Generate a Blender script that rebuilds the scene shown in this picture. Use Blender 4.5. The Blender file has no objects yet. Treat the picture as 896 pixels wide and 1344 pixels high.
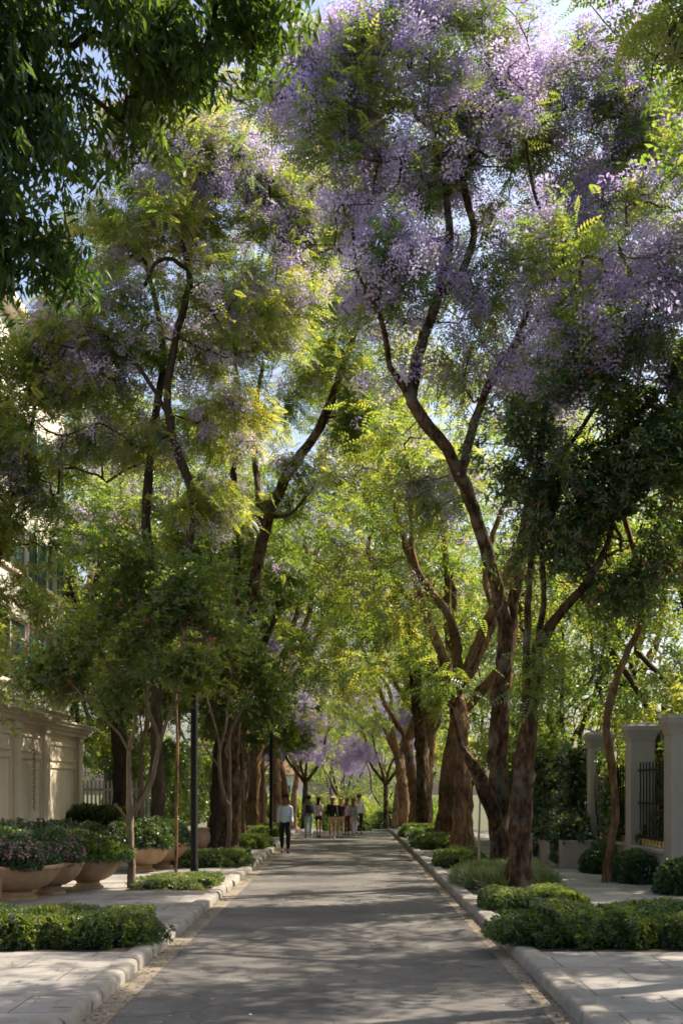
import bpy, bmesh, math, random
import numpy as np
from mathutils import Vector
R = math.radians
sc = bpy.context.scene
COL = sc.collection
F = 1600.0; PX0 = 455.0; PY0 = 1033.0; CAMZ = 2.13     # survey constants read off the photograph

def gz(y):
    """Road profile: level, then over a gentle crest and downhill to a flat far end."""
    y = np.asarray(y, float)
    t = np.clip((y - 52.0), 0, 110)
    return -np.where(t < 12, 0.036 * t * t / 24.0, 0.036 * (t - 6.0))
def gzf(y): return float(gz(y))

# ------------------------------------------------------------------ helpers
def tag(o, label=None, cat=None, group=None, kind=None):
    if label: o['label'] = label
    if cat: o['category'] = cat
    if group: o['group'] = group
    if kind: o['kind'] = kind
    return o
def thing(name, label, cat, loc=(0, 0, 0), rz=0.0, group=None):
    o = bpy.data.objects.new(name, None); COL.objects.link(o)
    o.location = loc; o.rotation_euler = (0, 0, rz); o.empty_display_size = .2
    return tag(o, label, cat, group)
def link(name, me, mat, parent=None):
    o = bpy.data.objects.new(name, me); COL.objects.link(o)
    if mat is not None and len(me.materials) == 0: me.materials.append(mat)
    if parent: o.parent = parent
    return o
def dup(root, loc, rz, scale=1.0, label=None, group=None):
    r = root.copy(); COL.objects.link(r); r.location = loc; r.rotation_euler = (0, 0, rz)
    r.scale = (scale, scale, scale) if not isinstance(scale, tuple) else scale
    if label: r['label'] = label
    if group: r['group'] = group
    for ch in list(root.children):
        c = ch.copy(); COL.objects.link(c); c.parent = r
        for g in ch.children:
            d = g.copy(); COL.objects.link(d); d.parent = c
    return r
def np_mesh(name, V, Q, rnd=None, smooth=False):
    """V (n,3) ; Q (m,4) quads."""
    me = bpy.data.meshes.new(name)
    V = np.ascontiguousarray(V, np.float32); Q = np.ascontiguousarray(Q, np.int32)
    me.vertices.add(len(V)); me.vertices.foreach_set('co', V.ravel())
    k = Q.shape[1]
    me.loops.add(Q.size); me.loops.foreach_set('vertex_index', Q.ravel())
    me.polygons.add(len(Q)); me.polygons.foreach_set('loop_start', np.arange(0, Q.size, k, dtype=np.int32))
    me.polygons.foreach_set('use_smooth', np.full(len(Q), smooth))
    if rnd is not None:
        a = me.attributes.new('rnd', 'FLOAT', 'POINT'); a.data.foreach_set('value', np.ascontiguousarray(rnd, np.float32))
    me.update(calc_edges=True); me.validate()
    return me
class MB:
    """collects boxes, lathes, prisms into one mesh"""
    def __init__(s): s.v = []; s.f = []
    def add(s, v, f):
        n = len(s.v); s.v += [tuple(p) for p in v]; s.f += [tuple(i + n for i in q) for q in f]
    def box(s, x0, x1, y0, y1, z0, z1):
        s.add([(x0,y0,z0),(x1,y0,z0),(x1,y1,z0),(x0,y1,z0),(x0,y0,z1),(x1,y0,z1),(x1,y1,z1),(x0,y1,z1)],
              [(0,3,2,1),(4,5,6,7),(0,1,5,4),(1,2,6,5),(2,3,7,6),(3,0,4,7)])
    def lathe(s, prof, n=32, c=(0,0,0), cap=True, sx=1, sy=1):
        v = []; f = []
        for r, z in prof:
            for i in range(n):
                a = 2*math.pi*i/n; v.append((c[0]+sx*r*math.cos(a), c[1]+sy*r*math.sin(a), c[2]+z))
        for j in range(len(prof)-1):
            for i in range(n):
                k = (i+1) % n
                f.append((j*n+i, j*n+k, (j+1)*n+k, (j+1)*n+i))
        if cap:
            f.append(tuple(reversed(range(n)))); m = (len(prof)-1)*n; f.append(tuple(range(m, m+n)))
        s.add(v, f)
    def tube(s, pts, r, n=8):
        pts = [Vector(p) for p in pts]; rs = r if isinstance(r, (list, tuple)) else [r]*len(pts)
        v = []; f = []
        for i, p in enumerate(pts):
            t = (pts[min(i+1, len(pts)-1)] - pts[max(i-1, 0)]).normalized()
            u = t.cross(Vector((0, 0, 1)) if abs(t.z) < .9 else Vector((1, 0, 0))).normalized(); w = t.cross(u)
            for k in range(n):
                a = 2*math.pi*k/n; v.append(p + (u*math.cos(a) + w*math.sin(a))*rs[i])
        for i in range(len(pts)-1):
            for k in range(n):
                q = (k+1) % n; f.append((i*n+k, i*n+q, (i+1)*n+q, (i+1)*n+k))
        f.append(tuple(reversed(range(n)))); m = (len(pts)-1)*n; f.append(tuple(range(m, m+n)))
        s.add(v, f)
    def build(s, name, mat, parent=None, bevel=0.0, smooth=False, seg=2):
        me = bpy.data.meshes.new(name); me.from_pydata(s.v, [], s.f); me.update()
        if bevel > 0:
            bm = bmesh.new(); bm.from_mesh(me)
            es = [e for e in bm.edges if len(e.link_faces) == 2 and e.calc_face_angle(0) > .5]
            bmesh.ops.bevel(bm, geom=es, offset=bevel, segments=seg, affect='EDGES', profile=.5)
            bm.to_mesh(me); bm.free()
        if smooth:
            me.polygons.foreach_set('use_smooth', np.ones(len(me.polygons), bool))
            try: me.set_sharp_from_angle(angle=R(40))
            except Exception: pass
        return link(name, me, mat, parent)

# ------------------------------------------------------------------ materials
def newmat(name):
    m = bpy.data.materials.new(name); m.use_nodes = True
    nt = m.node_tree; nt.nodes.clear()
    out = nt.nodes.new('ShaderNodeOutputMaterial')
    return m, nt, out
def N(nt, t, **kw):
    n = nt.nodes.new(t)
    for k, v in kw.items():
        if k.startswith('i_'): n.inputs[k[2:].replace('_', ' ')].default_value = v
        else: setattr(n, k, v)
    return n
def ramp(nt, stops):
    r = nt.nodes.new('ShaderNodeValToRGB'); e = r.color_ramp.elements
    while len(e) > 1: e.remove(e[-1])
    e[0].position = stops[0][0]; e[0].color = (*stops[0][1], 1)
    for p, c in stops[1:]:
        x = e.new(p); x.color = (*c, 1)
    return r
def leafmat(name, dif, trn, mix=.5, gloss=.06, rough=.4):
    """dif, trn: colour stops over the per-leaf random value"""
    m, nt, out = newmat(name); L = nt.links.new
    at = N(nt, 'ShaderNodeAttribute', attribute_name='rnd')
    r1 = ramp(nt, dif); r2 = ramp(nt, trn)
    L(at.outputs['Fac'], r1.inputs[0]); L(at.outputs['Fac'], r2.inputs[0])
    d = N(nt, 'ShaderNodeBsdfDiffuse'); t = N(nt, 'ShaderNodeBsdfTranslucent'); g = N(nt, 'ShaderNodeBsdfGlossy')
    g.inputs['Roughness'].default_value = rough; g.inputs['Color'].default_value = (.9, .95, 1, 1)
    L(r1.outputs[0], d.inputs[0]); L(r2.outputs[0], t.inputs[0])
    m1 = N(nt, 'ShaderNodeMixShader'); m1.inputs[0].default_value = mix
    L(d.outputs[0], m1.inputs[1]); L(t.outputs[0], m1.inputs[2])
    m2 = N(nt, 'ShaderNodeMixShader'); m2.inputs[0].default_value = gloss
    L(m1.outputs[0], m2.inputs[1]); L(g.outputs[0], m2.inputs[2]); L(m2.outputs[0], out.inputs[0])
    return m
def surf(name, stops, scale=4, detail=6, rough=.8, bump=.2, bscale=None, stretch=(1, 1, 1), spec=.3, extra=None, dist=.02):
    m, nt, out = newmat(name); L = nt.links.new
    tc = N(nt, 'ShaderNodeTexCoord'); mp = N(nt, 'ShaderNodeMapping'); mp.inputs['Scale'].default_value = stretch
    L(tc.outputs['Object'], mp.inputs[0])
    n1 = N(nt, 'ShaderNodeTexNoise'); n1.inputs['Scale'].default_value = scale; n1.inputs['Detail'].default_value = detail
    n1.inputs['Roughness'].default_value = .65
    L(mp.outputs[0], n1.inputs[0])
    r = ramp(nt, stops); L(n1.outputs['Fac'], r.inputs[0])
    p = N(nt, 'ShaderNodeBsdfPrincipled'); p.inputs['Roughness'].default_value = rough
    p.inputs['Specular IOR Level'].default_value = spec
    col = r.outputs[0]
    if extra: col = extra(nt, mp.outputs[0], tc.outputs['Object'], col)
    L(col, p.inputs['Base Color'])
    if bump:
        n2 = N(nt, 'ShaderNodeTexNoise'); n2.inputs['Scale'].default_value = bscale or scale*4; n2.inputs['Detail'].default_value = 5
        L(mp.outputs[0], n2.inputs[0])
        b = N(nt, 'ShaderNodeBump'); b.inputs['Strength'].default_value = bump; b.inputs['Distance'].default_value = dist
        L(n2.outputs['Fac'], b.inputs['Height']); L(b.outputs[0], p.inputs['Normal'])
    L(p.outputs[0], out.inputs[0])
    return m
def mixc(nt, fac, a, b, mode='MIX'):
    x = N(nt, 'ShaderNodeMix', data_type='RGBA', blend_type=mode)
    if isinstance(fac, float): x.inputs[0].default_value = fac
    else: nt.links.new(fac, x.inputs[0])
    for i, s in ((6, a), (7, b)):
        if isinstance(s, tuple): x.inputs[i].default_value = (*s, 1)
        else: nt.links.new(s, x.inputs[i])
    return x.outputs[2]

def _asph(nt, mp, ob, col):
    L = nt.links.new
    n = N(nt, 'ShaderNodeTexNoise'); n.inputs['Scale'].default_value = 160; n.inputs['Detail'].default_value = 2; L(ob, n.inputs[0])
    r = ramp(nt, [(.35, (.6, .6, .6)), (.7, (1.35, 1.33, 1.3))]); L(n.outputs['Fac'], r.inputs[0])
    col = mixc(nt, 1.0, col, r.outputs[0], 'MULTIPLY')
    # long patched seams and thin cracks
    v = N(nt, 'ShaderNodeTexVoronoi', feature='DISTANCE_TO_EDGE'); v.inputs['Scale'].default_value = .33; L(ob, v.inputs[0])
    nn = N(nt, 'ShaderNodeTexNoise'); nn.inputs['Scale'].default_value = 1.6; nn.inputs['Detail'].default_value = 6; L(ob, nn.inputs[0])
    va = N(nt, 'ShaderNodeVectorMath', operation='MULTIPLY_ADD'); va.inputs[1].default_value = (.9, .9, 0); L(nn.outputs['Color'], va.inputs[0]); L(ob, va.inputs[2])
    L(va.outputs[0], v.inputs[0])
    r2 = ramp(nt, [(0, (.45, .45, .45)), (.006, (1, 1, 1))]); L(v.outputs['Distance'], r2.inputs[0])
    return mixc(nt, .8, col, r2.outputs[0], 'MULTIPLY')
def paving(w, h, mortar=.006, dark=.55, off=.5):
    def fn(nt, mp, ob, col):
        L = nt.links.new
        b = N(nt, 'ShaderNodeTexBrick'); b.offset = off; b.inputs['Scale'].default_value = 1; b.inputs['Brick Width'].default_value = w
        b.inputs['Row Height'].default_value = h; b.inputs['Mortar Size'].default_value = mortar; b.inputs['Mortar Smooth'].default_value = .2
        b.inputs['Color1'].default_value = (1, 1, 1, 1); b.inputs['Color2'].default_value = (.84, .83, .82, 1); b.inputs['Mortar'].default_value = (dark, dark*.97, dark*.93, 1)
        L(ob, b.inputs[0])
        col = mixc(nt, 1.0, col, b.outputs[0], 'MULTIPLY')
        n = N(nt, 'ShaderNodeTexNoise'); n.inputs['Scale'].default_value = .8; n.inputs['Detail'].default_value = 9; n.inputs['Roughness'].default_value = .7; L(ob, n.inputs[0])
        r = ramp(nt, [(.36, (.62, .6, .57)), (.52, (1, 1, 1)), (.7, (1.06, 1.05, 1.03))]); L(n.outputs['Fac'], r.inputs[0])
        return mixc(nt, .85, col, r.outputs[0], 'MULTIPLY')
    return fn

M = {}
M['asphalt'] = surf('asphalt', [(.36, (.078, .074, .073)), (.64, (.158, .150, .143))], scale=.7, detail=9, rough=.85, bump=.35, bscale=220, extra=_asph, spec=.25, dist=.006)
M['gutter'] = surf('gutter_concrete', [(.3, (.17, .145, .115)), (.7, (.29, .25, .2))], scale=2.2, rough=.85, bump=.2, bscale=60, extra=paving(.42, 2.4, .012, .5, 0.0), dist=.006)
M['kerb'] = surf('kerb_concrete', [(.3, (.19, .175, .155)), (.7, (.32, .295, .265))], scale=3.5, rough=.8, bump=.35, bscale=45, dist=.01)
M['pave'] = surf('sidewalk_slabs', [(.3, (.23, .22, .212)), (.7, (.33, .315, .30))], scale=1.3, rough=.8, bump=.15, bscale=70, extra=paving(1.2, .9, .011, .4, .5), dist=.006)
M['soil'] = surf('soil', [(.3, (.035, .026, .018)), (.7, (.085, .065, .045))], scale=5, rough=.95, bump=.6, bscale=40)
M['ground'] = surf('ground', [(.3, (.04, .05, .02)), (.7, (.1, .1, .045))], scale=1.2, rough=.95, bump=.5, bscale=12)
def _lichen(nt, mp, ob, col):
    n = N(nt, 'ShaderNodeTexNoise'); n.inputs['Scale'].default_value = 2.6; n.inputs['Detail'].default_value = 8; nt.links.new(ob, n.inputs[0])
    r = ramp(nt, [(.52, (0, 0, 0)), (.63, (.75, .75, .75))]); nt.links.new(n.outputs['Fac'], r.inputs[0])
    col = mixc(nt, r.outputs[0], col, (.15, .135, .105))
    v = N(nt, 'ShaderNodeTexNoise'); v.inputs['Scale'].default_value = .8; v.inputs['Detail'].default_value = 3; nt.links.new(ob, v.inputs[0])
    r2 = ramp(nt, [(.35, (.62, .6, .58)), (.65, (1.25, 1.2, 1.15))]); nt.links.new(v.outputs['Fac'], r2.inputs[0])
    return mixc(nt, 1.0, col, r2.outputs[0], 'MULTIPLY')
M['bark'] = surf('bark_jacaranda', [(.36, (.014, .009, .006)), (.48, (.058, .035, .021)), (.64, (.16, .095, .053))], scale=7, rough=.9, bump=1.0, bscale=9, stretch=(1.6, 1.6, .5), spec=.15, dist=.05, extra=_lichen)
M['bark_tan'] = surf('bark_tan', [(.35, (.05, .03, .016)), (.48, (.16, .092, .048)), (.66, (.30, .18, .095))], scale=6, rough=.9, bump=.9, bscale=8, stretch=(1.6, 1.6, .5), spec=.15, dist=.04, extra=_lichen)
M['bark_smooth'] = surf('bark_smooth', [(.3, (.11, .078, .05)), (.7, (.27, .2, .14))], scale=8, rough=.75, bump=.3, bscale=14, stretch=(1, 1, .35), spec=.2)
M['bark_dark'] = surf('bark_dark', [(.3, (.02, .015, .011)), (.7, (.07, .052, .038))], scale=8, rough=.9, bump=.8, bscale=10, stretch=(1.4, 1.4, .4), spec=.15, dist=.04)
M['stucco'] = surf('pale_stucco', [(.3, (.68, .58, .46)), (.7, (.80, .70, .57))], scale=1.6, rough=.85, bump=.12, bscale=70, stretch=(1, 1, .5), dist=.006)
M['stucco_pale'] = surf('upper_stucco', [(.3, (.6, .56, .49)), (.7, (.74, .7, .63))], scale=1.2, rough=.85, bump=.1, bscale=60, stretch=(1, 1, .4), dist=.006)
M['pillar'] = surf('grey_render', [(.3, (.29, .262, .228)), (.7, (.37, .335, .292))], scale=1.7, rough=.85, bump=.12, bscale=60, stretch=(1, 1, .45), dist=.006)
M['stone'] = surf('planter_stone', [(.25, (.24, .145, .08)), (.55, (.39, .26, .155)), (.8, (.52, .38, .25))], scale=3.2, rough=.8, bump=.25, bscale=40, stretch=(1, 1, .7), dist=.01)
M['pot'] = surf('pink_pot', [(.3, (.4, .25, .19)), (.7, (.52, .36, .28))], scale=4, rough=.8, bump=.1)
M['iron'] = surf('black_iron', [(.3, (.007, .007, .007)), (.7, (.016, .015, .014))], scale=12, rough=.65, bump=.1, spec=.2)
M['gold'] = surf('brass_finial', [(.3, (.45, .3, .08)), (.7, (.6, .42, .14))], scale=12, rough=.4, bump=0)
M['white'] = surf('white_paint', [(.3, (.6, .58, .54)), (.7, (.74, .72, .68))], scale=3, rough=.6, bump=.05)
M['green'] = surf('green_shutter', [(.3, (.03, .1, .075)), (.7, (.06, .17, .13))], scale=5, rough=.5, bump=.1)
M['roof'] = surf('roof_tile', [(.3, (.25, .1, .06)), (.7, (.4, .18, .1))], scale=6, rough=.8, bump=.3)
M['wood'] = surf('pale_stake', [(.3, (.32, .24, .15)), (.7, (.5, .4, .27))], scale=9, rough=.8, bump=.2, stretch=(1, 1, .2))
M['lampglass'] = surf('frosted_glass', [(.3, (.55, .55, .5)), (.7, (.66, .66, .6))], scale=3, rough=.3, bump=0, spec=.5)
def glassmat():
    m, nt, out = newmat('window_glass')
    p = N(nt, 'ShaderNodeBsdfPrincipled'); p.inputs['Base Color'].default_value = (.03, .06, .055, 1); p.inputs['Roughness'].default_value = .06
    p.inputs['Specular IOR Level'].default_value = .9
    n = N(nt, 'ShaderNodeTexNoise'); n.inputs['Scale'].default_value = 1.5
    b = N(nt, 'ShaderNodeBump'); b.inputs['Strength'].default_value = .03; nt.links.new(n.outputs['Fac'], b.inputs['Height']); nt.links.new(b.outputs[0], p.inputs['Normal'])
    nt.links.new(p.outputs[0], out.inputs[0]); return m
M['glass'] = glassmat()
M['leaf_jac'] = leafmat('jacaranda_leaf', [(0, (.03, .06, .014)), (.6, (.062, .105, .02)), (1, (.12, .15, .027))],
                        [(0, (.15, .28, .03)), (.5, (.32, .45, .05)), (1, (.60, .60, .08))], .55, .05)
M['leaf_lime'] = leafmat('lime_leaf', [(0, (.05, .095, .018)), (.6, (.095, .14, .026)), (1, (.17, .185, .035))],
                        [(0, (.24, .37, .04)), (.5, (.42, .51, .06)), (1, (.70, .65, .09))], .57, .05)
M['leaf_mid'] = leafmat('broad_leaf', [(0, (.02, .045, .012)), (.6, (.045, .085, .016)), (1, (.09, .12, .02))],
                        [(0, (.12, .235, .028)), (.5, (.26, .385, .04)), (1, (.5, .53, .065))], .5, .06)
M['leaf_crepe'] = leafmat('crepe_leaf', [(0, (.022, .045, .012)), (.6, (.05, .085, .016)), (1, (.12, .14, .025))],
                        [(0, (.11, .22, .02)), (.5, (.26, .39, .03)), (1, (.56, .56, .06))], .5, .06)
M['leaf_dark'] = leafmat('dark_leaf', [(0, (.02, .044, .013)), (.6, (.045, .08, .018)), (.95, (.09, .12, .024)), (1, (.16, .05, .03))],
                        [(0, (.07, .15, .017)), (.6, (.16, .28, .026)), (.95, (.36, .42, .045)), (1, (.4, .12, .06))], .4, .08, .35)
M['leaf_hang'] = leafmat('hanging_leaf', [(0, (.014, .036, .010)), (1, (.05, .09, .018))],
                        [(0, (.04, .12, .014)), (1, (.22, .34, .025))], .46, .03, .5)
M['leaf_hedge'] = leafmat('hedge_leaf', [(0, (.03, .06, .012)), (.6, (.065, .115, .02)), (1, (.14, .17, .03))],
                        [(0, (.1, .2, .02)), (.6, (.26, .36, .03)), (1, (.5, .5, .06))], .4, .08, .4)
M['leaf_varieg'] = leafmat('variegated_leaf', [(0, (.05, .09, .02)), (.6, (.11, .16, .04)), (1, (.34, .35, .18))],
                        [(0, (.14, .25, .03)), (.6, (.3, .38, .06)), (1, (.55, .52, .25))], .4, .07, .4)
M['leaf_flowerbed'] = leafmat('bed_leaf', [(0, (.018, .045, .014)), (.6, (.04, .085, .02)), (1, (.085, .13, .03))],
                        [(0, (.07, .16, .02)), (1, (.24, .34, .05))], .4, .08, .4)
M['leaf_ivy'] = leafmat('ivy_leaf', [(0, (.012, .035, .010)), (.6, (.03, .07, .015)), (1, (.09, .12, .025))],
                        [(0, (.05, .12, .012)), (1, (.28, .34, .04))], .4, .08, .35)
M['blossom'] = leafmat('jacaranda_blossom', [(0, (.38, .29, .555)), (.6, (.51, .415, .69)), (1, (.70, .61, .81))],
                        [(0, (.50, .385, .68)), (1, (.78, .67, .88))], .5, .02)
M['petal_pink'] = leafmat('pink_petal', [(0, (.30, .08, .16)), (.6, (.42, .2, .30)), (1, (.62, .46, .5))], [(0, (.4, .1, .2)), (1, (.6, .35, .45))], .35, .02)
M['petal_white'] = leafmat('white_petal', [(0, (.6, .6, .5)), (1, (.75, .74, .7))], [(0, (.5, .5, .4)), (1, (.6, .6, .5))], .35, .02)
M['petal_red'] = leafmat('red_petal', [(0, (.5, .03, .08)), (1, (.6, .1, .2))], [(0, (.6, .05, .1)), (1, (.7, .15, .25))], .35, .02)
M['litter'] = leafmat('leaf_litter', [(0, (.1, .07, .03)), (.5, (.26, .17, .06)), (.7, (.4, .3, .12)), (.8, (.4, .33, .5)), (1, (.5, .42, .6))], [(0, (.1, .07, .03)), (1, (.3, .2, .1))], .2, .03)
M['twigs'] = surf('twig_mass', [(.3, (.012, .018, .007)), (.7, (.03, .04, .015))], scale=20, rough=.95, bump=.8, bscale=30)

# ------------------------------------------------------------------ leaf templates (x along, z up)
def leaf_quads(specs):
    """specs: (base point, direction, side, length, width, curl) -> diamond folded into two quads"""
    V = []; Q = []
    for b, d, s, l, w, c in specs:
        b = np.array(b, float); d = np.array(d, float); d /= np.linalg.norm(d); s = np.array(s, float); s /= np.linalg.norm(s)
        n = np.cross(d, s); k = len(V)
        mid = b + d*l*.5 - n*c*l*.12
        tip = b + d*l - n*c*l*.4
        V += [b, mid + s*w*.5 + n*w*.12, tip, mid - s*w*.5 + n*w*.12]
        Q += [(k, k+1, k+2, k+3)]
    return np.array(V), np.array(Q)
def T_frond(pairs, L, ll, lw, droop=.25):
    sp = []
    for i in range(pairs):
        t = .18 + .82*i/(pairs-1); x = L*t; z = -droop*L*t*t
        k = math.sin(math.pi*(.25+.65*t))
        for s in (-1, 1): sp.append(((x, 0, z), (.45, s, -.12), (1, -s*.45, 0), ll*k, lw, .3))
    sp.append(((L, 0, -droop*L), (1, 0, -.5), (0, 1, 0), ll*.8, lw, .3))
    return leaf_quads(sp)
def T_cluster(n, L, lw, seed, spread=1.0, curl=.6, reach=.12):
    r = random.Random(seed); sp = []
    for i in range(n):
        a = 2.4*i + r.uniform(-.3, .3); e = r.uniform(-.35, .75)
        d = (math.cos(a)*spread + .35, math.sin(a)*spread, e); s = (-math.sin(a), math.cos(a), r.uniform(-.4, .4))
        sp.append(((reach*(i/n), 0, 0), d, s, L*r.uniform(.75, 1.15), lw, curl))
    return leaf_quads(sp)
def T_hang(n, L, lw, seed):
    r = random.Random(seed); sp = []
    for i in range(n):
        a = 2.4*i
        d = (math.cos(a)*.45, math.sin(a)*.45, -1 + r.uniform(-.2, .35)); s = (-math.sin(a), math.cos(a), r.uniform(-.3, .3))
        sp.append(((.3*(i/n), 0, r.uniform(-.04, .02)), d, s, L*r.uniform(.7, 1.2), lw, r.uniform(-.3, .6)))
    return leaf_quads(sp)
def T_panicle(n, size, fl, seed):
    r = random.Random(seed); sp = []
    for i in range(n):
        t = i/n; rad = size*.42*(1 - .55*t)
        a = 2.4*i; b = (size*t + r.uniform(-.02, .02), math.cos(a)*rad, math.sin(a)*rad)
        d = (r.uniform(-.2, .8), math.cos(a), math.sin(a) - .3); s = (r.uniform(-1, 1), -math.sin(a), math.cos(a))
        sp.append((b, d, s, fl*r.uniform(.8, 1.2), fl*.7, .5))
    return leaf_quads(sp)
TPL = {
    'jac': T_frond(7, .42, .115, .042), 'jac_far': T_frond(5, .48, .16, .065),
    'broad': T_cluster(7, .13, .055, 1), 'crepe': T_cluster(8, .085, .042, 2), 'dark': T_cluster(7, .15, .058, 3),
    'hang': T_hang(7, .16, .045, 4), 'tiny': T_cluster(7, .05, .03, 5, reach=.05), 'rosette': T_cluster(8, .046, .024, 6, reach=.03),
    'ivy': T_cluster(5, .11, .09, 7, reach=.06), 'pan': T_panicle(24, .26, .056, 8), 'dot': T_panicle(6, .07, .045, 9),
    'grass': leaf_quads([((0, .01*i, 0), (1, .8*math.sin(i*2.1), .35*math.cos(i*1.7)), (0, 1, 0), .34, .022, 1.2) for i in range(7)]),
}
def norm(a): return a/np.maximum(np.linalg.norm(a, axis=-1, keepdims=True), 1e-9)
def scatter(tpl, pos, xdir, up, scale, rng, rnd=None):
    TV, TQ = TPL[tpl]; m = len(pos)
    X = norm(xdir); Y = norm(np.cross(up, X)); Z = np.cross(X, Y)
    s = scale[:, None, None] if np.ndim(scale) else scale
    V = (TV[None, :, 0:1]*X[:, None, :] + TV[None, :, 1:2]*Y[:, None, :] + TV[None, :, 2:3]*Z[:, None, :])*s + pos[:, None, :]
    Q = (TQ[None] + (np.arange(m)*len(TV))[:, None, None])
    if rnd is None: rnd = rng.random(m)
    rv = np.repeat(rnd, len(TV)) + np.repeat(rng.normal(0, .07, m*len(TQ)), 4)
    return V.reshape(-1, 3), Q.reshape(-1, 4), np.clip(rv, 0, 1)
def snoise(p, freq, seed):
    """cheap smooth 3-D noise, about -1..1"""
    r = np.random.default_rng(seed); o = np.zeros(len(p))
    for k in range(6):
        d = r.normal(size=3); d /= np.linalg.norm(d); o += np.sin((p @ d)*freq*(1 + .35*k) + r.uniform(0, 6.28))
    return o/3.0

# ------------------------------------------------------------------ trees
def catmull(P, step):
    P = np.array(P, float)
    if len(P) == 2: P = np.array([P[0], (P[0]+P[1])/2, P[1]])
    E = np.vstack([2*P[0]-P[1], P, 2*P[-1]-P[-2]]); out = []
    for i in range(1, len(E)-2):
        p0, p1, p2, p3 = E[i-1], E[i], E[i+1], E[i+2]
        k = max(1, int(np.linalg.norm((p2-p1)[:3])/step))
        for t in np.arange(k)/k:
            out.append(.5*((2*p1) + (-p0+p2)*t + (2*p0-5*p1+4*p2-p3)*t*t + (-p0+3*p1-3*p2+p3)*t**3))
    out.append(P[-1]); return np.array(out)
def grow_tree(seed, paths, tips, attach_z, seg=.32, wig=.16, r0=.0075, rexp=.44, flare=.5, knob=.075):
    rng = np.random.default_rng(seed)
    cap = 400000
    P = np.zeros((60000, 3)); par = np.full(60000, -1); rad = np.zeros(60000); fixed = np.zeros(60000, bool); n = 0
    for pi, path in enumerate(paths):
        S = catmull(path, .22); S[:, 3] = np.maximum(S[:, 3], .012)
        if pi == 0:
            prev = -1; start = 0
        else:
            prev = int(np.argmin(np.linalg.norm(P[:n]-S[0, :3], axis=1))); start = 1
        for q in S[start:]:
            j = rng.normal(0, 1, 3)*min(.02, q[3]*.12)
            P[n] = q[:3] + j; par[n] = prev; rad[n] = q[3]; fixed[n] = True; prev = n; n += 1
    okay = np.zeros(60000, bool); okay[:n] = P[:n, 2] > attach_z
    if len(tips):
        d0 = np.array([np.min(np.linalg.norm(P[:n]-t, axis=1)) for t in tips]); tips = tips[np.argsort(d0)]
    endn = []; endlev = []
    for t in tips:
        D = np.linalg.norm(P[:n]-t, axis=1) + .5*np.maximum(0, P[:n, 2]-t[2]) + np.where(okay[:n], 0, 1e3)
        j = int(np.argmin(D)); L = np.linalg.norm(t-P[j]); k = max(2, int(L/seg))
        dp = P[j]-P[par[j]] if par[j] >= 0 else np.array([0, 0, 1.]); dp /= max(np.linalg.norm(dp), 1e-6)
        c = P[j] + dp*L*.3 + np.array([0, 0, .12*L]) + rng.normal(0, wig*L, 3)*np.array([1, 1, .6])
        prev = j
        for s in (np.arange(k)+1)/k:
            q = (1-s)**2*P[j] + 2*s*(1-s)*c + s*s*t
            if s < 1: q = q + rng.normal(0, .045, 3)*min(1, L)
            P[n] = q; par[n] = prev; okay[n] = True; prev = n; n += 1
            if s > .4 or k <= 2: endn.append(n-1); endlev.append(s)
    cnt = np.zeros(n); haschild = np.zeros(n, bool); haschild[par[:n][par[:n] >= 0]] = True
    cnt[~haschild] = 1
    for i in range(n-1, -1, -1):
        if par[i] >= 0: cnt[par[i]] += cnt[i]
    r = r0*cnt**rexp
    r = np.where(fixed[:n], np.maximum(rad[:n], np.minimum(r, rad[:n]*1.15)), r)
    for i in range(n):
        if par[i] >= 0: r[i] = min(r[i], r[par[i]]*1.02)
    z0 = P[0, 2]
    # chains
    kids = [[] for _ in range(n)]
    for i in range(n):
        if par[i] >= 0: kids[par[i]].append(i)
    V = []; Q = []; nv = 0
    starts = [(-1, 0)]
    while starts:
        p0, i = starts.pop(); chain = ([p0] if p0 >= 0 else []) + [i]
        while kids[i]:
            ks = sorted(kids[i], key=lambda q: -r[q]); main = ks[0]
            for q in ks[1:]: starts.append((i, q))
            chain.append(main); i = main
        if len(chain) < 2: continue
        pts = P[chain]; rr = r[chain].copy()
        if p0 >= 0: rr[0] = min(rr[0], rr[1]*1.25)
        rmax = rr.max(); sd = 16 if rmax > .11 else 9 if rmax > .05 else 6 if rmax > .022 else 3
        tg = np.gradient(pts, axis=0); tg = norm(tg)
        u = np.cross(tg[0], [0, 0, 1.] if abs(tg[0][2]) < .9 else [1., 0, 0]); u /= np.linalg.norm(u)
        ang = np.arange(sd)*2*math.pi/sd; ph = rng.uniform(0, 6.28, 3)
        for a in range(len(chain)):
            u = u - tg[a]*(u @ tg[a]); u /= max(np.linalg.norm(u), 1e-6); w = np.cross(tg[a], u)
            rad_a = np.full(sd, rr[a])
            if sd >= 9:
                h = pts[a, 2]-z0
                rad_a = rad_a*(1 + knob*np.sin(3*ang+ph[0]+h*.7) + knob*.8*np.sin(5*ang+ph[1]-h*1.3) + knob*.7*np.sin(h*5+ph[2]+2*ang))
                if p0 < 0: rad_a = rad_a*(1 + flare*math.exp(-h/.28)*(1+.35*np.sin(4*ang+ph[1])))
            V.append(pts[a] + (np.cos(ang)[:, None]*u + np.sin(ang)[:, None]*w)*rad_a[:, None])
            if a:
                k = np.arange(sd); k2 = (k+1) % sd; b0 = nv-sd
                Q.append(np.stack([b0+k, b0+k2, nv+k2, nv+k], 1))
            nv += sd
    return np.vstack(V), np.vstack(Q), P[:n], par[:n], np.array(endn, int)
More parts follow.
